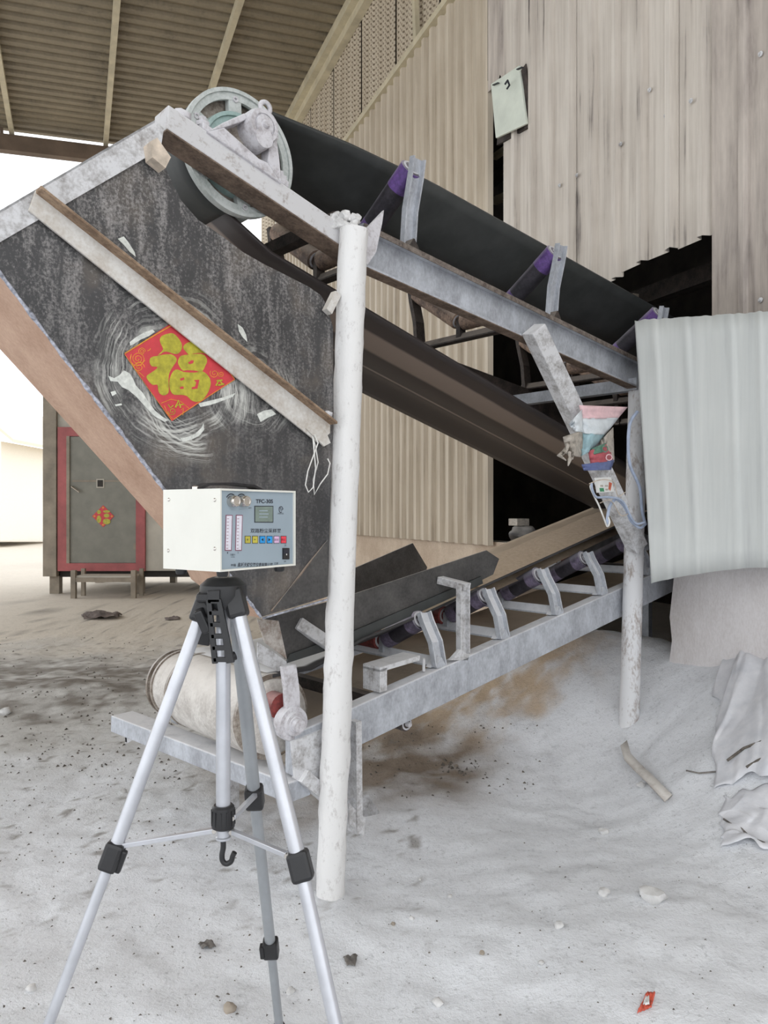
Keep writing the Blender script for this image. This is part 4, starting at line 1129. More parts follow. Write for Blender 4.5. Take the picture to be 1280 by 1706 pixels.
# ================================================================== LOOSE SHEET, BOARD, BAG, CABLES
# corrugated sheet hung in front of the wall
yl = S(1060, 640, -0.09).y - 0.06; yr = q_of and W(1280, 700, -0.16).y
def LS(px, py):
    f = (px - 1058) / (1280.0 - 1058.0); return at(px, py, yl + (yr - yl) * f)
xs = []; x = 1058.0
ribs = [1088, 1140, 1215, 1262, 1322, 1380]
cols = 96; rows_ = []
for j in range(13):
    g_v = j / 12.0; row = []
    for i in range(cols + 1):
        f = i / cols; px_t = 1058 + f * (1390 - 1058)
        top_y = 534 - 14 * f * 1.5 + 2.5 * mnoise.noise(V((f * 30, 0, 0)))
        bot_y = 972 - 30 * math.sin(min(1.0, f * 1.15) * math.pi * 0.5) ** 0.8 + 10 * smooth01(f, 0.5, 1.0)
        if f < 0.12: bot_y += 0
        px = px_t + (27 - 27 * f) * g_v
        p_ = LS(px, top_y + (bot_y - top_y) * g_v)
        h = 0.0
        for r0 in ribs: h += 0.010 * max(0.0, 1 - abs(px_t - r0) / 7.0) ** 0.6
        h += 0.0022 * math.sin(px_t / 9.0) + 0.012 * math.sin(g_v * 2.6 + f * 2)
        row.append(p_ - V((0, h, 0)))
    rows_.append(row)
o = MB().grid(rows_).build('corrugated_sheet', 'sheet_loose', None, 40, solid=0.003, recalc=False)
tag(o, 'loose pale grey corrugated sheet hung beside the right post', 'metal sheet')
# white board at the hole in the wall
bd = thing('white_board', 'tilted pale board blocking a hole high in the sheet wall', 'board', W(850, 228, -0.1))
qa = [W(818, 140, -0.13), W(865, 109, -0.10), W(877, 206, -0.12), W(826, 230, -0.16)]
MB().prism(qa, WN * 0.02).build('panel', 'board_white', bd, bevel=0.003)
MB().tube([W(842, 140, -0.16), W(846, 134, -0.17), W(849, 142, -0.17), W(845, 148, -0.17)], 0.008, 6).build('handle', 'ink', bd)
for (px, py) in ((822, 142), (862, 116)):
    MB().obox(W(px, py, -0.145), W(px + 9, py - 4, -0.145), 0.02, 0.006).build('mark', 'ink', bd)
MB().obox(W(830, 236, -0.06), W(884, 205, -0.06), 0.02, 0.06).build('sheet_edge', 'dark_frame', bd)
ob = MB().prism([W(868, 118, -0.09), W(876, 106, -0.09), W(880, 150, -0.09), W(878, 196, -0.09), W(884, 210, -0.09), W(874, 214, -0.09), W(872, 190, -0.09), W(874, 150, -0.09)], WN * 0.01).build('rag', 'dark_frame', bd)

# bag tied round the brace
bg = thing('plastic_bag', 'pink white and blue plastic bag tied round the diagonal brace', 'bag', S(985, 770, -0.13))
TBG = -0.135
def crumple(poly, t, mat, name, parent, amp=0.012, n=10, seed=0, thick=0.002):
    """quad patch given by four pixel corners, crumpled"""
    (a, b, c, d) = poly; rr = []
    for j in range(n + 1):
        v_ = j / n; row = []
        for i in range(n + 1):
            u_ = i / n
            px = (a[0] * (1 - u_) + b[0] * u_) * (1 - v_) + (d[0] * (1 - u_) + c[0] * u_) * v_
            py = (a[1] * (1 - u_) + b[1] * u_) * (1 - v_) + (d[1] * (1 - u_) + c[1] * u_) * v_
            e = amp * (mnoise.noise(V((u_ * 3, v_ * 3, seed))) + 0.5 * mnoise.noise(V((u_ * 8, v_ * 8, seed + 3)))) - 0.03 * math.sin(math.pi * u_)
            row.append(S(px, py, t + e))
        rr.append(row)
    return MB().grid(rr).build(name, mat, parent, 70, solid=thick, recalc=False)
crumple([(965, 675), (1046, 678), (1030, 697), (970, 698)], TBG, 'bag_pink', 'bag_top', bg, seed=1)
crumple([(969, 697), (1031, 696), (1008, 725), (971, 722)], TBG, 'bag_white', 'bag_middle', bg, seed=2)
crumple([(971, 721), (1009, 724), (985, 752), (968, 760)], TBG, 'bag_teal', 'bag_lower', bg, seed=3)
crumple([(948, 706), (970, 682), (972, 720), (955, 718)], TBG - 0.01, 'bag_white', 'bag_wrap', bg, 0.02, seed=4)
crumple([(938, 728), (972, 716), (970, 762), (945, 758)], TBG - 0.005, 'knot_grey', 'bag_wrap', bg, 0.03, seed=5)
crumple([(1000, 735), (1022, 712), (1024, 770), (1004, 775)], TBG + 0.01, 'knot_grey', 'bag_side', bg, 0.02, seed=6)
crumple([(980, 752), (1014, 738), (1022, 768), (984, 772)], TBG - 0.012, 'bag_red', 'bag_print', bg, 0.008, seed=7)
crumple([(984, 748), (1012, 737), (1012, 752), (985, 758)], TBG - 0.016, 'bag_green', 'bag_print', bg, 0.008, seed=8)
crumple([(969, 774), (1024, 766), (1018, 783), (973, 784)], TBG - 0.012, 'bag_blue', 'bag_hem', bg, 0.006, seed=9)
for (cx_, cy_, mt) in ((1008, 748, 'bag_green'), (1015, 762, 'bag_pink')):
    MB().tube([S(cx_ + 5 * math.cos(a), cy_ + 5 * math.sin(a), TBG - 0.05) for a in [i * 0.6283 for i in range(11)]], 0.003, 6).build('print_ring', mt, bg)
rk = random.Random(3)
for i in range(7):
    c_ = (945 + rk.uniform(-8, 16), 745 + rk.uniform(-8, 14))
    MB().tube([S(c_[0], c_[1], TBG), S(c_[0] + rk.uniform(-10, 4), c_[1] + rk.uniform(0, 10), TBG - 0.03), S(c_[0] + rk.uniform(-18, 6), c_[1] + rk.uniform(4, 20), TBG - 0.02)], [0.012, 0.010, 0.003], 7).build('knot_end', 'knot_grey', bg, 60)
# small card tied to the brace
cd = thing('paper_card', 'small white printed card wired to the brace below the bag', 'card', S(1007, 820, -0.13))
TCD = -0.145
MB().prism([S(990, 796, TCD), S(1017, 795, TCD), S(1023, 819, TCD), S(994, 821, TCD)], -T * 0.004).build('card', 'card_white', cd)
MB().prism([S(999, 813, TCD - 0.004), S(1006, 813, TCD - 0.004), S(1007, 819, TCD - 0.004), S(1000, 819, TCD - 0.004)], -T * 0.001).build('green_print', 'card_green', cd)
MB().prism([S(1015, 803, TCD - 0.004), S(1020, 805, TCD - 0.004), S(1017, 818, TCD - 0.004), S(1014, 814, TCD - 0.004)], -T * 0.001).build('red_print', 'card_red', cd)
for (x0, y0) in ((1000, 808), (1008, 808), (1009, 814)):
    MB().prism([S(x0, y0, TCD - 0.004), S(x0 + 5, y0, TCD - 0.004), S(x0 + 5, y0 + 3, TCD - 0.004), S(x0, y0 + 3, TCD - 0.004)], -T * 0.001).build('grey_print', 'knot_grey', cd)
def spline(pts, n=6):
    out = []
    P_ = [V((a, b, 0)) for a, b in pts]
    for i in range(len(P_) - 1):
        p0 = P_[max(0, i - 1)]; p1 = P_[i]; p2 = P_[i + 1]; p3 = P_[min(len(P_) - 1, i + 2)]
        for k_ in range(n):
            u_ = k_ / n
            out.append(0.5 * (2 * p1 + (p2 - p0) * u_ + (2 * p0 - 5 * p1 + 4 * p2 - p3) * u_ ** 2 + (3 * p1 - p0 - 3 * p2 + p3) * u_ ** 3))
    out.append(P_[-1]); return [(q_.x, q_.y) for q_ in out]
def cable(pts, t, r, mat, name, label):
    o = MB().tube([S(a, b, t) for a, b in spline(pts)], r, 8).build(name, mat, None, 60); tag(o, label, 'cable'); return o
cable([(1062, 686), (1050, 705), (1047, 740), (1050, 775), (1066, 812), (1070, 850), (1076, 874)], -0.12, 0.009, 'cable_blue', 'electric_cable', 'grey blue cable running down beside the loose sheet')
cable([(1075, 874), (1066, 879), (1052, 868), (1044, 850), (1036, 838), (1026, 832), (1016, 844), (1012, 868), (1014, 876)], -0.15, 0.008, 'cable_blue', 'electric_cable', 'blue cable loop hooked over the brace above its foot')
cable([(1074, 870), (1060, 872), (1050, 858), (1040, 838), (1028, 830), (1010, 828), (994, 828), (987, 815), (986, 805)], -0.17, 0.006, 'cable_blue', 'electric_cable', 'pale cable lying across the brace under the card')
cable([(986, 806), (984, 812), (990, 826), (998, 842), (1006, 862), (1012, 877), (1016, 870), (1014, 862)], -0.16, 0.0045, 'wire_white', 'tie_wire', 'thin white wire along the left edge of the brace')
o = MB().tube([S(a, b, -0.165) for a, b in spline([(982, 806), (998, 800), (1016, 800), (1024, 806), (1030, 826), (1042, 820)])], 0.0025, 6).build('tie_wire', 'wood_grey', None, 60); tag(o, 'rusty tie wire wound round the brace at the card', 'wire')
o = MB().tube([S(a, b, -0.165) for a, b in spline([(1000, 838), (1018, 834), (1034, 858), (1047, 856)])], 0.0025, 6).build('tie_wire', 'wood_grey', None, 60); tag(o, 'thin tie wire binding the cable loop to the brace', 'wire')

# sack and small box left on the end of the far plinth
zc0 = WP(q822 + 0.2, 0.14, Z_PL)
o = MB().rock(zc0 + ZUP * 0.075 + WQ * 0.05, 0.12, 77, 3, 0.35, 0.62).build('sack', 'dark_plate', None, 60); tag(o, 'dusty dark sack on the plinth end by the dark opening', 'sack')
o = MB().obox(zc0 + ZUP * 0.175 - WQ * 0.08, zc0 + ZUP * 0.175 + WQ * 0.06, 0.12, 0.06).build('small_box', 'knot_grey', None, bevel=0.004); tag(o, 'small white box lying on the dark sack', 'box')

# ================================================================== TRIPOD
TPC = V((-0.366, 1.75, 0))
def col(py): return V((TPC.x, TPC.y, 1.5 - (py - CY) / F * TPC.y))
feet = {'l': V((-0.86, 1.578, 0)), 'r': V((0.03, 1.452, 0)), 'b': V((-0.300, 2.22, 0))}
for k_ in feet: feet[k_].z = gz(feet[k_].x, feet[k_].y) - 0.01
clamps = {'l': at(188, 1424, 1.669), 'r': at(500, 1440, 1.619), 'b': at(424, 1326, 1.962)}
tops = {'l': at(334, 1028, 1.735), 'r': at(397, 1020, 1.725), 'b': at(392, 1012, 1.79)}
tp = thing('tripod', 'silver aluminium camera tripod with black plastic fittings carrying the sampler box', 'tripod', (TPC.x, TPC.y, gz(TPC.x, TPC.y)))
for k_ in ('l', 'r', 'b'):
    A_, C_, B_ = tops[k_], clamps[k_], feet[k_]
    d1 = (C_ - A_).normalized(); d2 = (B_ - C_).normalized()
    rU, rL = (0.0165, 0.0145) if k_ != 'l' else (0.0148, 0.0118)
    leg = thing_part('leg', tp, B_)
    mt = 'aluminium' if k_ != 'b' else 'aluminium_grey'
    MB().tube([A_, C_], rU, 20).build('upper_tube', mt, leg, 40)
    if k_ == 'b':
        M_ = C_ + (B_ - C_) * 0.60
        MB().tube([C_, M_], rL, 20).build('lower_tube', mt, leg, 40)
        MB().tube([M_, B_ - d2 * 0.02], rL * 0.84, 20).build('lowest_tube', mt, leg, 40)
        cm = MB().obox(M_ - d2 * 0.02, M_ + d2 * 0.035, 0.042, 0.036, V((0, 1, 0))).build('leg_clamp', 'black_plastic', leg, bevel=0.006)
        MB().obox(M_ - d2 * 0.01 + V((-0.022, -0.012, 0)), M_ + d2 * 0.03 + V((-0.022, -0.012, 0)), 0.012, 0.02, V((0, 1, 0))).build('clamp_lever', 'black_plastic', cm, bevel=0.003)
    else:
        MB().tube([C_, B_ - d2 * 0.02], rL, 20).build('lower_tube', mt, leg, 40)
    MB().lathe(B_ - d2 * 0.035, d2, [(0, rL * 1.1), (0.015, 0.021), (0.03, 0.021), (0.036, 0.014)], 16).build('rubber_foot', 'black_plastic', leg, 40)
    w_ = 0.046 if k_ != 'l' else 0.040
    cm = MB().obox(C_ - d1 * 0.028, C_ + d1 * 0.034, w_, 0.042, V((0, 1, 0))).build('leg_clamp', 'black_plastic', leg, bevel=0.008)
    if k_ == 'l':
        MB().obox(C_ + V((0.026, -0.004, 0.012)), C_ + V((0.008, -0.004, -0.036)), 0.018, 0.014, V((0, 1, 0))).build('clamp_lever', 'black_plastic', cm, bevel=0.004)
    # black socket at the top
    MB().obox(A_ - d1 * 0.055, A_ + d1 * 0.012, 0.044, 0.046, V((0, 1, 0))).build('leg_socket', 'black_plastic', leg, bevel=0.008)
# head
MB().lathe(col(1012), ZUP, [(0.0, 0.044), (0.03, 0.054), (0.052, 0.052), (0.066, 0.036), (0.070, 0.022)], 28).build('crown', 'black_plastic', tp, 35)
MB().obox(col(1000) + V((-0.03, -0.03, 0)), col(985) + V((-0.03, -0.03, 0)), 0.05, 0.04).build('crown_lug', 'black_plastic', tp, bevel=0.006)
MB().lathe(col(967), ZUP, [(0.0, 0.024), (0.008, 0.024), (0.010, 0.014), (0.022, 0.014), (0.026, 0.020)], 24).build('mount_screw', 'chrome', tp, 35)
# slotted bracket hanging at the front of the crown
yb = TPC.y - 0.058
def BK(px, py, dy=0.0): return at(px, py, yb + dy)
bk = thing_part('slotted_bracket', tp, BK(370, 1105))
def band(px0, py0, px1, py1, px2, py2, px3, py3, nm='bracket_bar'):
    MB().prism([BK(px0, py0), BK(px1, py1), BK(px2, py2), BK(px3, py3)], V((0, 0.012, 0))).build(nm, 'black_plastic', bk, bevel=0.0015)
band(343, 1000, 352, 1000, 362, 1106, 353, 1106)
band(360, 998, 368, 998, 390, 1104, 377, 1106)
nb = 6
for i in range(nb):
    y0 = 998 + i * 19.5; f = (y0 - 998) / 107.0
    xl = 345 + 10 * f; xr = 362 + 17 * f
    band(xl, y0, xr, y0, xr + 1.5, y0 + 8, xl + 1, y0 + 8)
band(345, 985, 366, 983, 366, 1004, 345, 1004, 'bracket_hinge')
MB().obox(at(330, 1016, TPC.y - 0.05), at(346, 1052, TPC.y - 0.04), 0.02, 0.03, V((0, 1, 0))).build('catch', 'black_plastic', tp, bevel=0.004)
MB().cyl(at(378, 1098, TPC.y - 0.03), at(392, 1092, TPC.y - 0.02), 0.010, 16).build('crank_stub', 'black_plastic', tp, 40)
MB().obox(at(339, 1074, TPC.y + 0.06), at(345, 1036, TPC.y + 0.06), 0.03, 0.02, V((0, 1, 0))).build('rear_lug', 'black_plastic', tp, bevel=0.003)
# centre column, collar, spreaders, hook
MB().cyl(col(1345), col(1005), 0.0165, 24).build('centre_column', 'aluminium', tp, 40)
cl = MB().lathe(col(1380), ZUP, [(0, 0.020), (0.004, 0.026), (0.014, 0.027), (0.05, 0.025), (0.054, 0.021)], 24).build('collar', 'black_plastic', tp, 30)
for i in range(12):
    a = i * math.pi / 6; c_ = col(1372) + V((math.cos(a), math.sin(a), 0)) * 0.0258
    MB().obox(c_, c_ + ZUP * 0.032, 0.003, 0.004, V((math.cos(a), math.sin(a), 0))).build('grip_rib', 'black_plastic', cl)
MB().lathe(col(1400), ZUP, [(0, 0.010), (0.004, 0.017), (0.008, 0.017), (0.010, 0.014), (0.03, 0.014)], 20).build('column_end', 'aluminium', tp, 30)
hk = [(372, 1398), (372, 1412), (370, 1424), (371, 1434), (377, 1439), (385, 1435), (388, 1426), (391, 1420)]
MB().tube([at(a, b, TPC.y) for a, b in spline(hk)], [0.0065] * 34 + [0.005, 0.0045, 0.004, 0.003, 0.0025, 0.002, 0.0018, 0.0015, 0.001] if False else 0.0062, 10).build('hook', 'black_plastic', tp, 50)
for k_, (ax, ay, bx, by, db) in {'l': (358, 1383, 200, 1409, 1.669), 'r': (386, 1385, 478, 1424, 1.619), 'b': (388, 1362, 428, 1322, 1.955)}.items():
    A_ = at(ax, ay, TPC.y - 0.005); B_ = at(bx, by, db)
    sp = MB().obox(A_, B_, 0.012, 0.011).build('spreader', 'aluminium', tp, bevel=0.0015)
    for c_ in (A_, B_): MB().cyl(c_ + V((0, -0.009, 0)), c_ + V((0, 0.009, 0)), 0.005, 12).build('rivet', 'chrome', sp)

# ================================================================== DUST SAMPLER
n0 = at(367, 953, 1.60)                                   # near lower corner
ea = V((0.565, 0.825, 0)).normalized(); eb_ = V((-ea.y, ea.x, 0))
ca_ = n0 + (ea * 0.119 + eb_ * 0.0895)                    # box centre (plan)
sh = V((TPC.x, TPC.y, 0)) - V((ca_.x, ca_.y, 0))
BW, BD, BH = 0.238, 0.179, 0.174
def BX(a, b, z): return n0 + ea * a + eb_ * b + ZUP * z
smp = thing('dust_sampler', 'white steel dust sampler box with blue grey control panel on the tripod', 'instrument', BX(BW / 2, BD / 2, -0.014))
sh_ = MB()
th = 0.0042
sh_.prism([BX(0, 0, 0), BX(BW, 0, 0), BX(BW, BD, 0), BX(0, BD, 0)], ZUP * th)
sh_.prism([BX(0, 0, BH - th), BX(BW, 0, BH - th), BX(BW, BD, BH - th), BX(0, BD, BH - th)], ZUP * th)
sh_.prism([BX(0, 0, th), BX(0, BD, th), BX(0, BD, BH - th), BX(0, 0, BH - th)], ea * th)
sh_.prism([BX(BW - th, 0, th), BX(BW - th, BD, th), BX(BW - th, BD, BH - th), BX(BW - th, 0, BH - th)], ea * th)
sh_.prism([BX(th, BD - th, th), BX(BW - th, BD - th, th), BX(BW - th, BD - th, BH - th), BX(th, BD - th, BH - th)], eb_ * th)
sh_.build('case', 'case_white', smp)
PIN = 0.005
pn = MB().prism([BX(th, PIN, th), BX(BW - th, PIN, th), BX(BW - th, PIN, BH - th), BX(th, PIN, BH - th)], eb_ * 0.004).build('control_panel', 'panel_blue', smp)
def PX(px, py, out=0.0): return hit(px, py, BX(0, PIN - out, 0), eb_)
def Z5(x, y, out=0.0): return PX(250 + x / 4.7407, 790 + y / 4.7407, out)
def plate(x0, y0, x1, y1, mat, nm, out=0.0, th_=0.0012, parent=pn):
    return MB().prism([Z5(x0, y1, out), Z5(x1, y1, out), Z5(x1, y0, out), Z5(x0, y0, out)], -eb_ * th_).build(nm, mat, parent)
plate(824, 250, 972, 382, 'ink', 'screen_bezel', 0, 0.0010); plate(830, 256, 967, 376, 'lcd', 'screen', 0.0009, 0.0010)
for i, yy in enumerate((285, 310, 335)):
    plate(862, yy, 930 + 6 * (i % 2), yy + 8, 'panel_blue', 'screen_text', 0.0018, 0.0003)
for (x0, x1, x2, x3) in ((598, 650, 590, 642), (678, 730, 672, 722)):
    MB().prism([Z5(x2, 605), Z5(x3, 605), Z5(x1, 322), Z5(x0, 322)], -eb_ * 0.0010).build('tube_frame', 'tube_red', pn)
    MB().prism([Z5(x2 + 6, 598, 0.0009), Z5(x3 - 5, 598, 0.0009), Z5(x1 - 5, 328, 0.0009), Z5(x0 + 6, 328, 0.0009)], -eb_ * 0.0010).build('flow_tube', 'tube_scale', pn)
    for yy in range(350, 590, 26):
        f = (yy - 322) / 283.0; xa = x0 + (x2 - x0) * f + 12
        plate(xa, yy, xa + 14, yy + 4, 'tube_red', 'scale_mark', 0.0018, 0.0003)
for i, (x0, mt) in enumerate(((748, 'key_olive'), (806, 'key_olive'), (864, 'key_blue'), (921, 'key_blue'), (976, 'key_pink'), (1031, 'key_red'))):
    y0 = 487
    plate(x0, y0, x0 + 46, y0 + 60, 'ink', 'key_rim', 0, 0.0007)
    kk_ = plate(x0 + 4, y0 + 4, x0 + 42, y0 + 56, mt, 'key', 0.0006, 0.0010)
    if i == 2: MB().prism([Z5(x0 + 14, y0 + 30, 0.0016), Z5(x0 + 32, y0 + 18, 0.0016), Z5(x0 + 32, y0 + 42, 0.0016)], -eb_ * 0.0003).build('arrow', 'ink', kk_)
    if i == 3: MB().prism([Z5(x0 + 32, y0 + 30, 0.0016), Z5(x0 + 14, y0 + 18, 0.0016), Z5(x0 + 14, y0 + 42, 0.0016)], -eb_ * 0.0003).build('arrow', 'ink', kk_)
# knobs, with dark scale arcs behind them
for (bx, by) in ((640, 214), (722, 214)):
    c_ = Z5(bx, by); d = -eb_
    kn = MB().lathe(c_, d, [(0, 0.0125), (0.016, 0.0120), (0.019, 0.0105), (0.019, 0.008), (0.018, 0.007)], 24).build('knob', 'chrome', pn, 30)
    arc = [c_ + d * 0.0006 + (ea * math.cos(a) + ZUP * math.sin(a)) * 0.0155 for a in [math.radians(40 + 12 * i) for i in range(10)]]
    MB().tube(arc, 0.0011, 5).build('scale_arc', 'ink', pn)
# rocker switch
rs_ = plate(1045, 583, 1096, 672, 'black_plastic', 'switch_frame', 0, 0.0025)
plate(1052, 592, 1089, 632, 'ink', 'rocker', 0.0024, 0.003, rs_); plate(1052, 634, 1089, 664, 'black_plastic', 'rocker', 0.0024, 0.0015, rs_)
plate(1076, 628, 1082, 640, 'case_white', 'switch_mark', 0.0056, 0.0003, rs_)
# lettering
def text(body, x0, y0, x1, y1, mat='ink', parent=pn, nm='lettering', bold=0.0, shear=0.0, out=0.0004):
    """text set on the panel into the box (zoom pixels) x0,y0 (upper left) .. x1,y1"""
    cu = bpy.data.curves.new('t', 'FONT'); cu.body = body; cu.size = 1.0; cu.offset = bold; cu.shear = shear; cu.extrude = 0.0
    ob = bpy.data.objects.new('t', cu); COL.objects.link(ob)
    bpy.context.view_layer.update()
    dg = bpy.context.evaluated_depsgraph_get()
    me = bpy.data.meshes.new_from_object(ob.evaluated_get(dg))
    vs = [v.co.copy() for v in me.vertices]; fs = [tuple(f.vertices) for f in me.polygons]
    bpy.data.objects.remove(ob, do_unlink=True); bpy.data.curves.remove(cu)
    if not vs: return None
    ax = min(v.x for v in vs); bx = max(v.x for v in vs); ay = min(v.y for v in vs); by = max(v.y for v in vs)
    LL, LR, UL = Z5(x0, y1, out), Z5(x1, y1, out), Z5(x0, y0, out)
    hx = LR - LL; hy = UL - LL; hx = ea * hx.dot(ea) + ZUP * hx.z
    hy = ZUP * hy.length
    b = MB(); b.v = [LL + hx * ((v.x - ax) / (bx - ax)) + hy * ((v.y - ay) / (by - ay)) for v in vs]; b.f = fs
    return b.build(nm, mat, parent, recalc=False)
text('TFC-30S', 836, 198, 972, 230, bold=0.03)
text('双路粉尘采样器', 794, 428, 1036, 464, bold=0.01)
text('中国', 640, 708, 678, 728, bold=0.012); text('盐城天悦仪器仪表有限公司', 692, 698, 970, 732, bold=0.015, shear=0.2); text('江苏', 980, 696, 1014, 714, bold=0.012)
text('天悦仪器', 1010, 305, 1056, 317); text('Ty', 1022, 264, 1048, 296, bold=0.015)
cl_ = Z5(1035, 279, 0.0006); MB().tube([cl_ + (ea * math.cos(a) + ZUP * math.sin(a)) * 0.0068 for a in [i * math.pi / 10 for i in range(17)]], 0.0007, 5).build('logo_ring', 'ink', pn)
text('+', 764, 508, 778, 526, out=0.0020); text('-', 822, 514, 836, 519, out=0.0020); text('启动', 983, 508, 1014, 526, out=0.0020); text('停止', 1038, 508, 1069, 526, out=0.0020)
text('1', 610, 614, 616, 628); text('2', 692, 612, 700, 626); text('流量计', 634, 628, 674, 644); text('L/min', 640, 648, 670, 658)
text('开', 1062, 556, 1078, 572); text('关', 1058, 682, 1076, 696); text('调节', 778, 262, 802, 272)
# screws on the side, feet, side cap, strap handle on top
for (a, b_) in ((0.010, 0.018), (0.010, 0.160)):
    pass
for (b_, z_) in ((0.016, 0.150), (0.016, 0.048), (0.160, 0.152), (0.162, 0.040)):
    MB().lathe(BX(0, b_, z_), -ea, [(0, 0.0042), (0.0012, 0.004), (0.0025, 0.0022)], 12).build('screw', 'chrome', smp, 30)
for (a, b_) in ((0.03, 0.025), (BW - 0.03, 0.025), (0.025, BD - 0.03), (BW - 0.03, BD - 0.03)):
    MB().lathe(BX(a, b_, 0), -ZUP, [(0, 0.013), (0.010, 0.012), (0.013, 0.010)], 16).build('foot', 'black_plastic', smp, 30)
MB().lathe(BX(BW, 0.055, 0.108), ea, [(0, 0.034), (0.010, 0.034), (0.016, 0.030), (0.020, 0.020), (0.021, 0.0)], 28).build('side_cap', 'case_white', smp, 35)
hp = [(0.02, -0.004 + 0.006), (0.05, 0.013), (0.12, 0.016), (0.19, 0.013), (0.222, 0.002)]
MB().sweep([BX(a, BD * 0.55, BH + z_) for a, z_ in hp], [(-0.014, -0.002), (0.014, -0.002), (0.014, 0.004), (-0.014, 0.004)], eb_).build('strap_handle', 'black_fabric', smp, 40)
for a in (0.022, 0.218):
    MB().lathe(BX(a, BD * 0.55, BH), ZUP, [(0, 0.008), (0.006, 0.008), (0.008, 0.004)], 12).build('handle_screw', 'chrome', smp, 40)

# ================================================================== THINGS LYING ABOUT
stone_list = [
    (1086, 1500, .044, 'largest pale lump of rock in the white powder at right'),
    (1006, 1496, .023, 'pale stone left of the largest lump on the powder'),
    (1006, 1390, .024, 'flat pale stone on the powder in front of the right post'),
    (750, 1495, .010, 'small white pebble midway across the open powder'),
    (932, 1545, .016, 'white half buried stone below the two pale lumps'),
    (686, 1537, .010, 'tiny grey stone right of the left post base'),
    (655, 1542, .009, 'tiny dark stone nearest the base of the left post'),
    (730, 1680, .016, 'pale pebble at the bottom edge right of the tripod'),
    (803, 1592, .009, 'small dark pebble on the bright foreground powder'),
    (902, 1612, .010, 'small grey pebble below the half buried stone'),
    (1068, 1314, .022, 'round white stone under the bent scrap plate'),
    (10, 1190, .042, 'white stone on the ashy ground at the left edge'),
    (760, 1278, .014, 'dark lump beside the coal crumbs behind the post'),
    (700, 1470, .006, 'smallest white pebble on the powder near the post'),
    (485, 1655, .014, 'grey clod between the two right tripod legs'),
    (383, 1690, .020, 'dark clod near the bottom under the tripod'),
    (52, 1650, .016, 'grey pebble left of the front tripod leg'),
    (205, 1322, .020, 'grey stone on the ground left of the tail bar'),
]
for i, (px, py, r, lb) in enumerate(stone_list):
    g = G(px, py)
    tag(MB().rock(g + ZUP * r * 0.35, r, 40 + i, 2, 0.45, 0.7).build('stone', 'stone_white' if 'dark' not in lb else 'stone_brown', None, 45), lb, 'stone', 'stones on the ground')
# fine crumbs nobody could count
cr = MB(); rc = random.Random(11)
def crumbs(n, x0, x1, y0, y1, r0, r1):
    for i in range(n):
        px = rc.uniform(x0, x1); py = rc.uniform(y0, y1); g = G(px, py); r = rc.uniform(r0, r1)
        a, b, c = (V((rc.uniform(-1, 1), rc.uniform(-1, 1), 0)).normalized() * r for _ in range(3))
        cr.add([g + a, g + b, g + c, g + ZUP * r * 0.8], [(0, 1, 3), (1, 2, 3), (2, 0, 3), (0, 1, 2)])
crumbs(300, 0, 300, 1060, 1300, 0.006, 0.016); crumbs(160, 0, 300, 1260, 1440, 0.004, 0.009); crumbs(200, 0, 520, 1400, 1706, 0.003, 0.007); crumbs(120, 610, 900, 1210, 1330, 0.004, 0.012); crumbs(26, 735, 800, 1270, 1290, 0.008, 0.02)
crumbs(160, 560, 1280, 1380, 1706, 0.002, 0.0055)
o = cr.build('grit', 'crumb_dark', None); tag(o, 'dark grit scattered over the powder covered floor', 'grit'); o['kind'] = 'stuff'

def ground_patch(quad, mat, name, label, cat, lift=0.01, amp=0.02, n=12, seed=0, freq=4.0, thick=0.002, edge=0.0):
    (a, b, c, d) = [G(*q_) for q_ in quad]; rr = []
    for j in range(n + 1):
        v_ = j / n; row = []
        for i in range(n + 1):
            u_ = i / n; p_ = (a * (1 - u_) + b * u_) * (1 - v_) + (d * (1 - u_) + c * u_) * v_
            p_.x += edge * mnoise.noise(V((u_ * 5, v_ * 5, seed + 8))); p_.y += edge * mnoise.noise(V((u_ * 5, v_ * 5, seed + 4)))
            h = amp * abs(mnoise.noise(V((u_ * freq, v_ * freq, seed)))) + 0.4 * amp * abs(mnoise.noise(V((u_ * freq * 2.7, v_ * freq * 2.7, seed + 2))))
            p_.z = gz(p_.x, p_.y) + lift + h; row.append(p_)
        rr.append(row)
    o = MB().grid(rr).build(name, mat, None, 70, solid=thick, recalc=False); tag(o, label, cat); return o
ground_patch([(135, 1027), (204, 1026), (196, 1034), (140, 1036)], 'cloth_dark', 'cloth_scrap', 'dark rag lying on the far beige ground', 'rag', 0.01, 0.16, 8, 1, 3)
ground_patch([(274, 1032), (300, 1031), (300, 1034), (276, 1034)], 'cloth_dark', 'cloth_scrap', 'thin dark scrap on far ground right of the rag', 'rag', 0.005, 0.05, 5, 2)
ground_patch([(1078, 1664), (1092, 1660), (1086, 1690), (1062, 1692)], 'scrap_red', 'plastic_scrap', 'red and white torn wrapper on the powder at bottom right', 'wrapper', 0.004, 0.012, 8, 3)
ground_patch([(1074, 1674), (1082, 1670), (1082, 1684), (1072, 1686)], 'card_white', 'plastic_scrap', 'white flake lying on the red wrapper', 'wrapper', 0.012, 0.012, 6, 4)
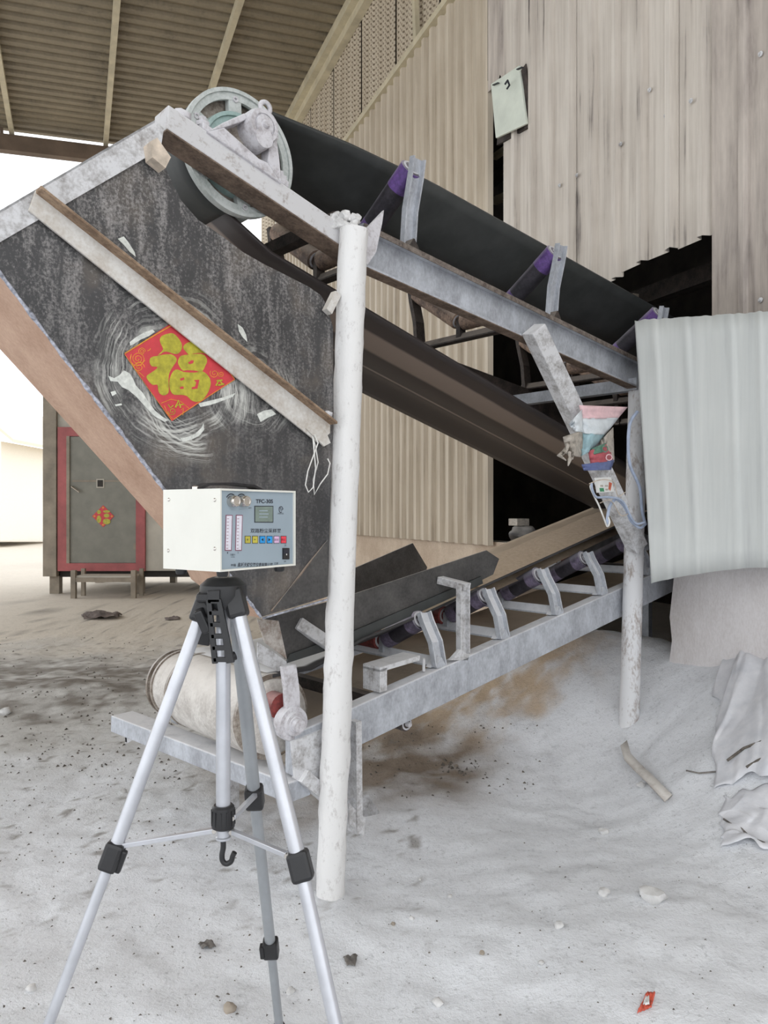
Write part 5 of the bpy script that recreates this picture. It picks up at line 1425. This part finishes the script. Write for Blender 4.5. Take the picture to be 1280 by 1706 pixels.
ground_patch([(330, 1578), (352, 1572), (360, 1584), (338, 1588)], 'leaf_dark', 'dead_leaf', 'curled grey leaf on the powder between the tripod legs', 'leaf', 0.004, 0.02, 6, 5)
ground_patch([(572, 1600), (596, 1596), (592, 1612), (578, 1612)], 'leaf_dark', 'dead_leaf', 'grey leaf right of the right tripod leg', 'leaf', 0.003, 0.015, 6, 6)
# plastic film rumpled over the powder bank
ground_patch([(1196, 1140), (1345, 1080), (1370, 1330), (1190, 1318)], 'plastic_film', 'plastic_film', 'crumpled white plastic film draped over the powder bank by the wall', 'plastic film', 0.01, 0.055, 44, 7, 2.6, 0.001, 0.04)
ground_patch([(1205, 1330), (1350, 1320), (1370, 1440), (1200, 1420)], 'plastic_film', 'plastic_film', 'dusty plastic film rumpled on the floor below the draped film', 'plastic film', 0.004, 0.035, 30, 8, 2.5, 0.001, 0.04)
# bent scrap plate at the foot of the right post
sp = []
for (px, py, dz) in ((1034, 1270, 0.08), (1040, 1285, 0.055), (1056, 1300, 0.045), (1078, 1318, 0.03), (1108, 1340, 0.012)):
    g = G(px, py); sp.append((g + ZUP * dz, g + V((0.045, 0.03, dz + 0.02))))
o = MB().grid([[a for a, b in sp], [b for a, b in sp]]).build('scrap_plate', 'dusted_steel_brown', None, 70, solid=0.004, recalc=False)
tag(o, 'bent strip of scrap sheet lying at the right post foot', 'scrap metal')
for pts, lb in (([(1144, 1294), (1165, 1296), (1196, 1292)], 'thin twig beside the draped film'), ([(1230, 1385), (1250, 1400), (1275, 1416)], 'dark twig at the right edge of the powder'), ([(1206, 1372), (1216, 1378), (1226, 1385)], 'short dark twig beneath the floor film')):
    o = MB().tube([G(*q_) + ZUP * 0.012 for q_ in pts], 0.004, 6).build('twig', 'leaf_dark', None); tag(o, lb, 'twig')
for pts, lb in (([(1212, 1290), (1240, 1268), (1280, 1256), (1320, 1250)], 'dark cord over the upper part of the draped film'), ([(1244, 1306), (1262, 1290), (1300, 1272)], 'dark cord over the lower part of the draped film')):
    o = MB().tube([G(*q_) + ZUP * 0.05 for q_ in pts], 0.006, 6).build('cord', 'crumb_dark', None); tag(o, lb, 'cord')
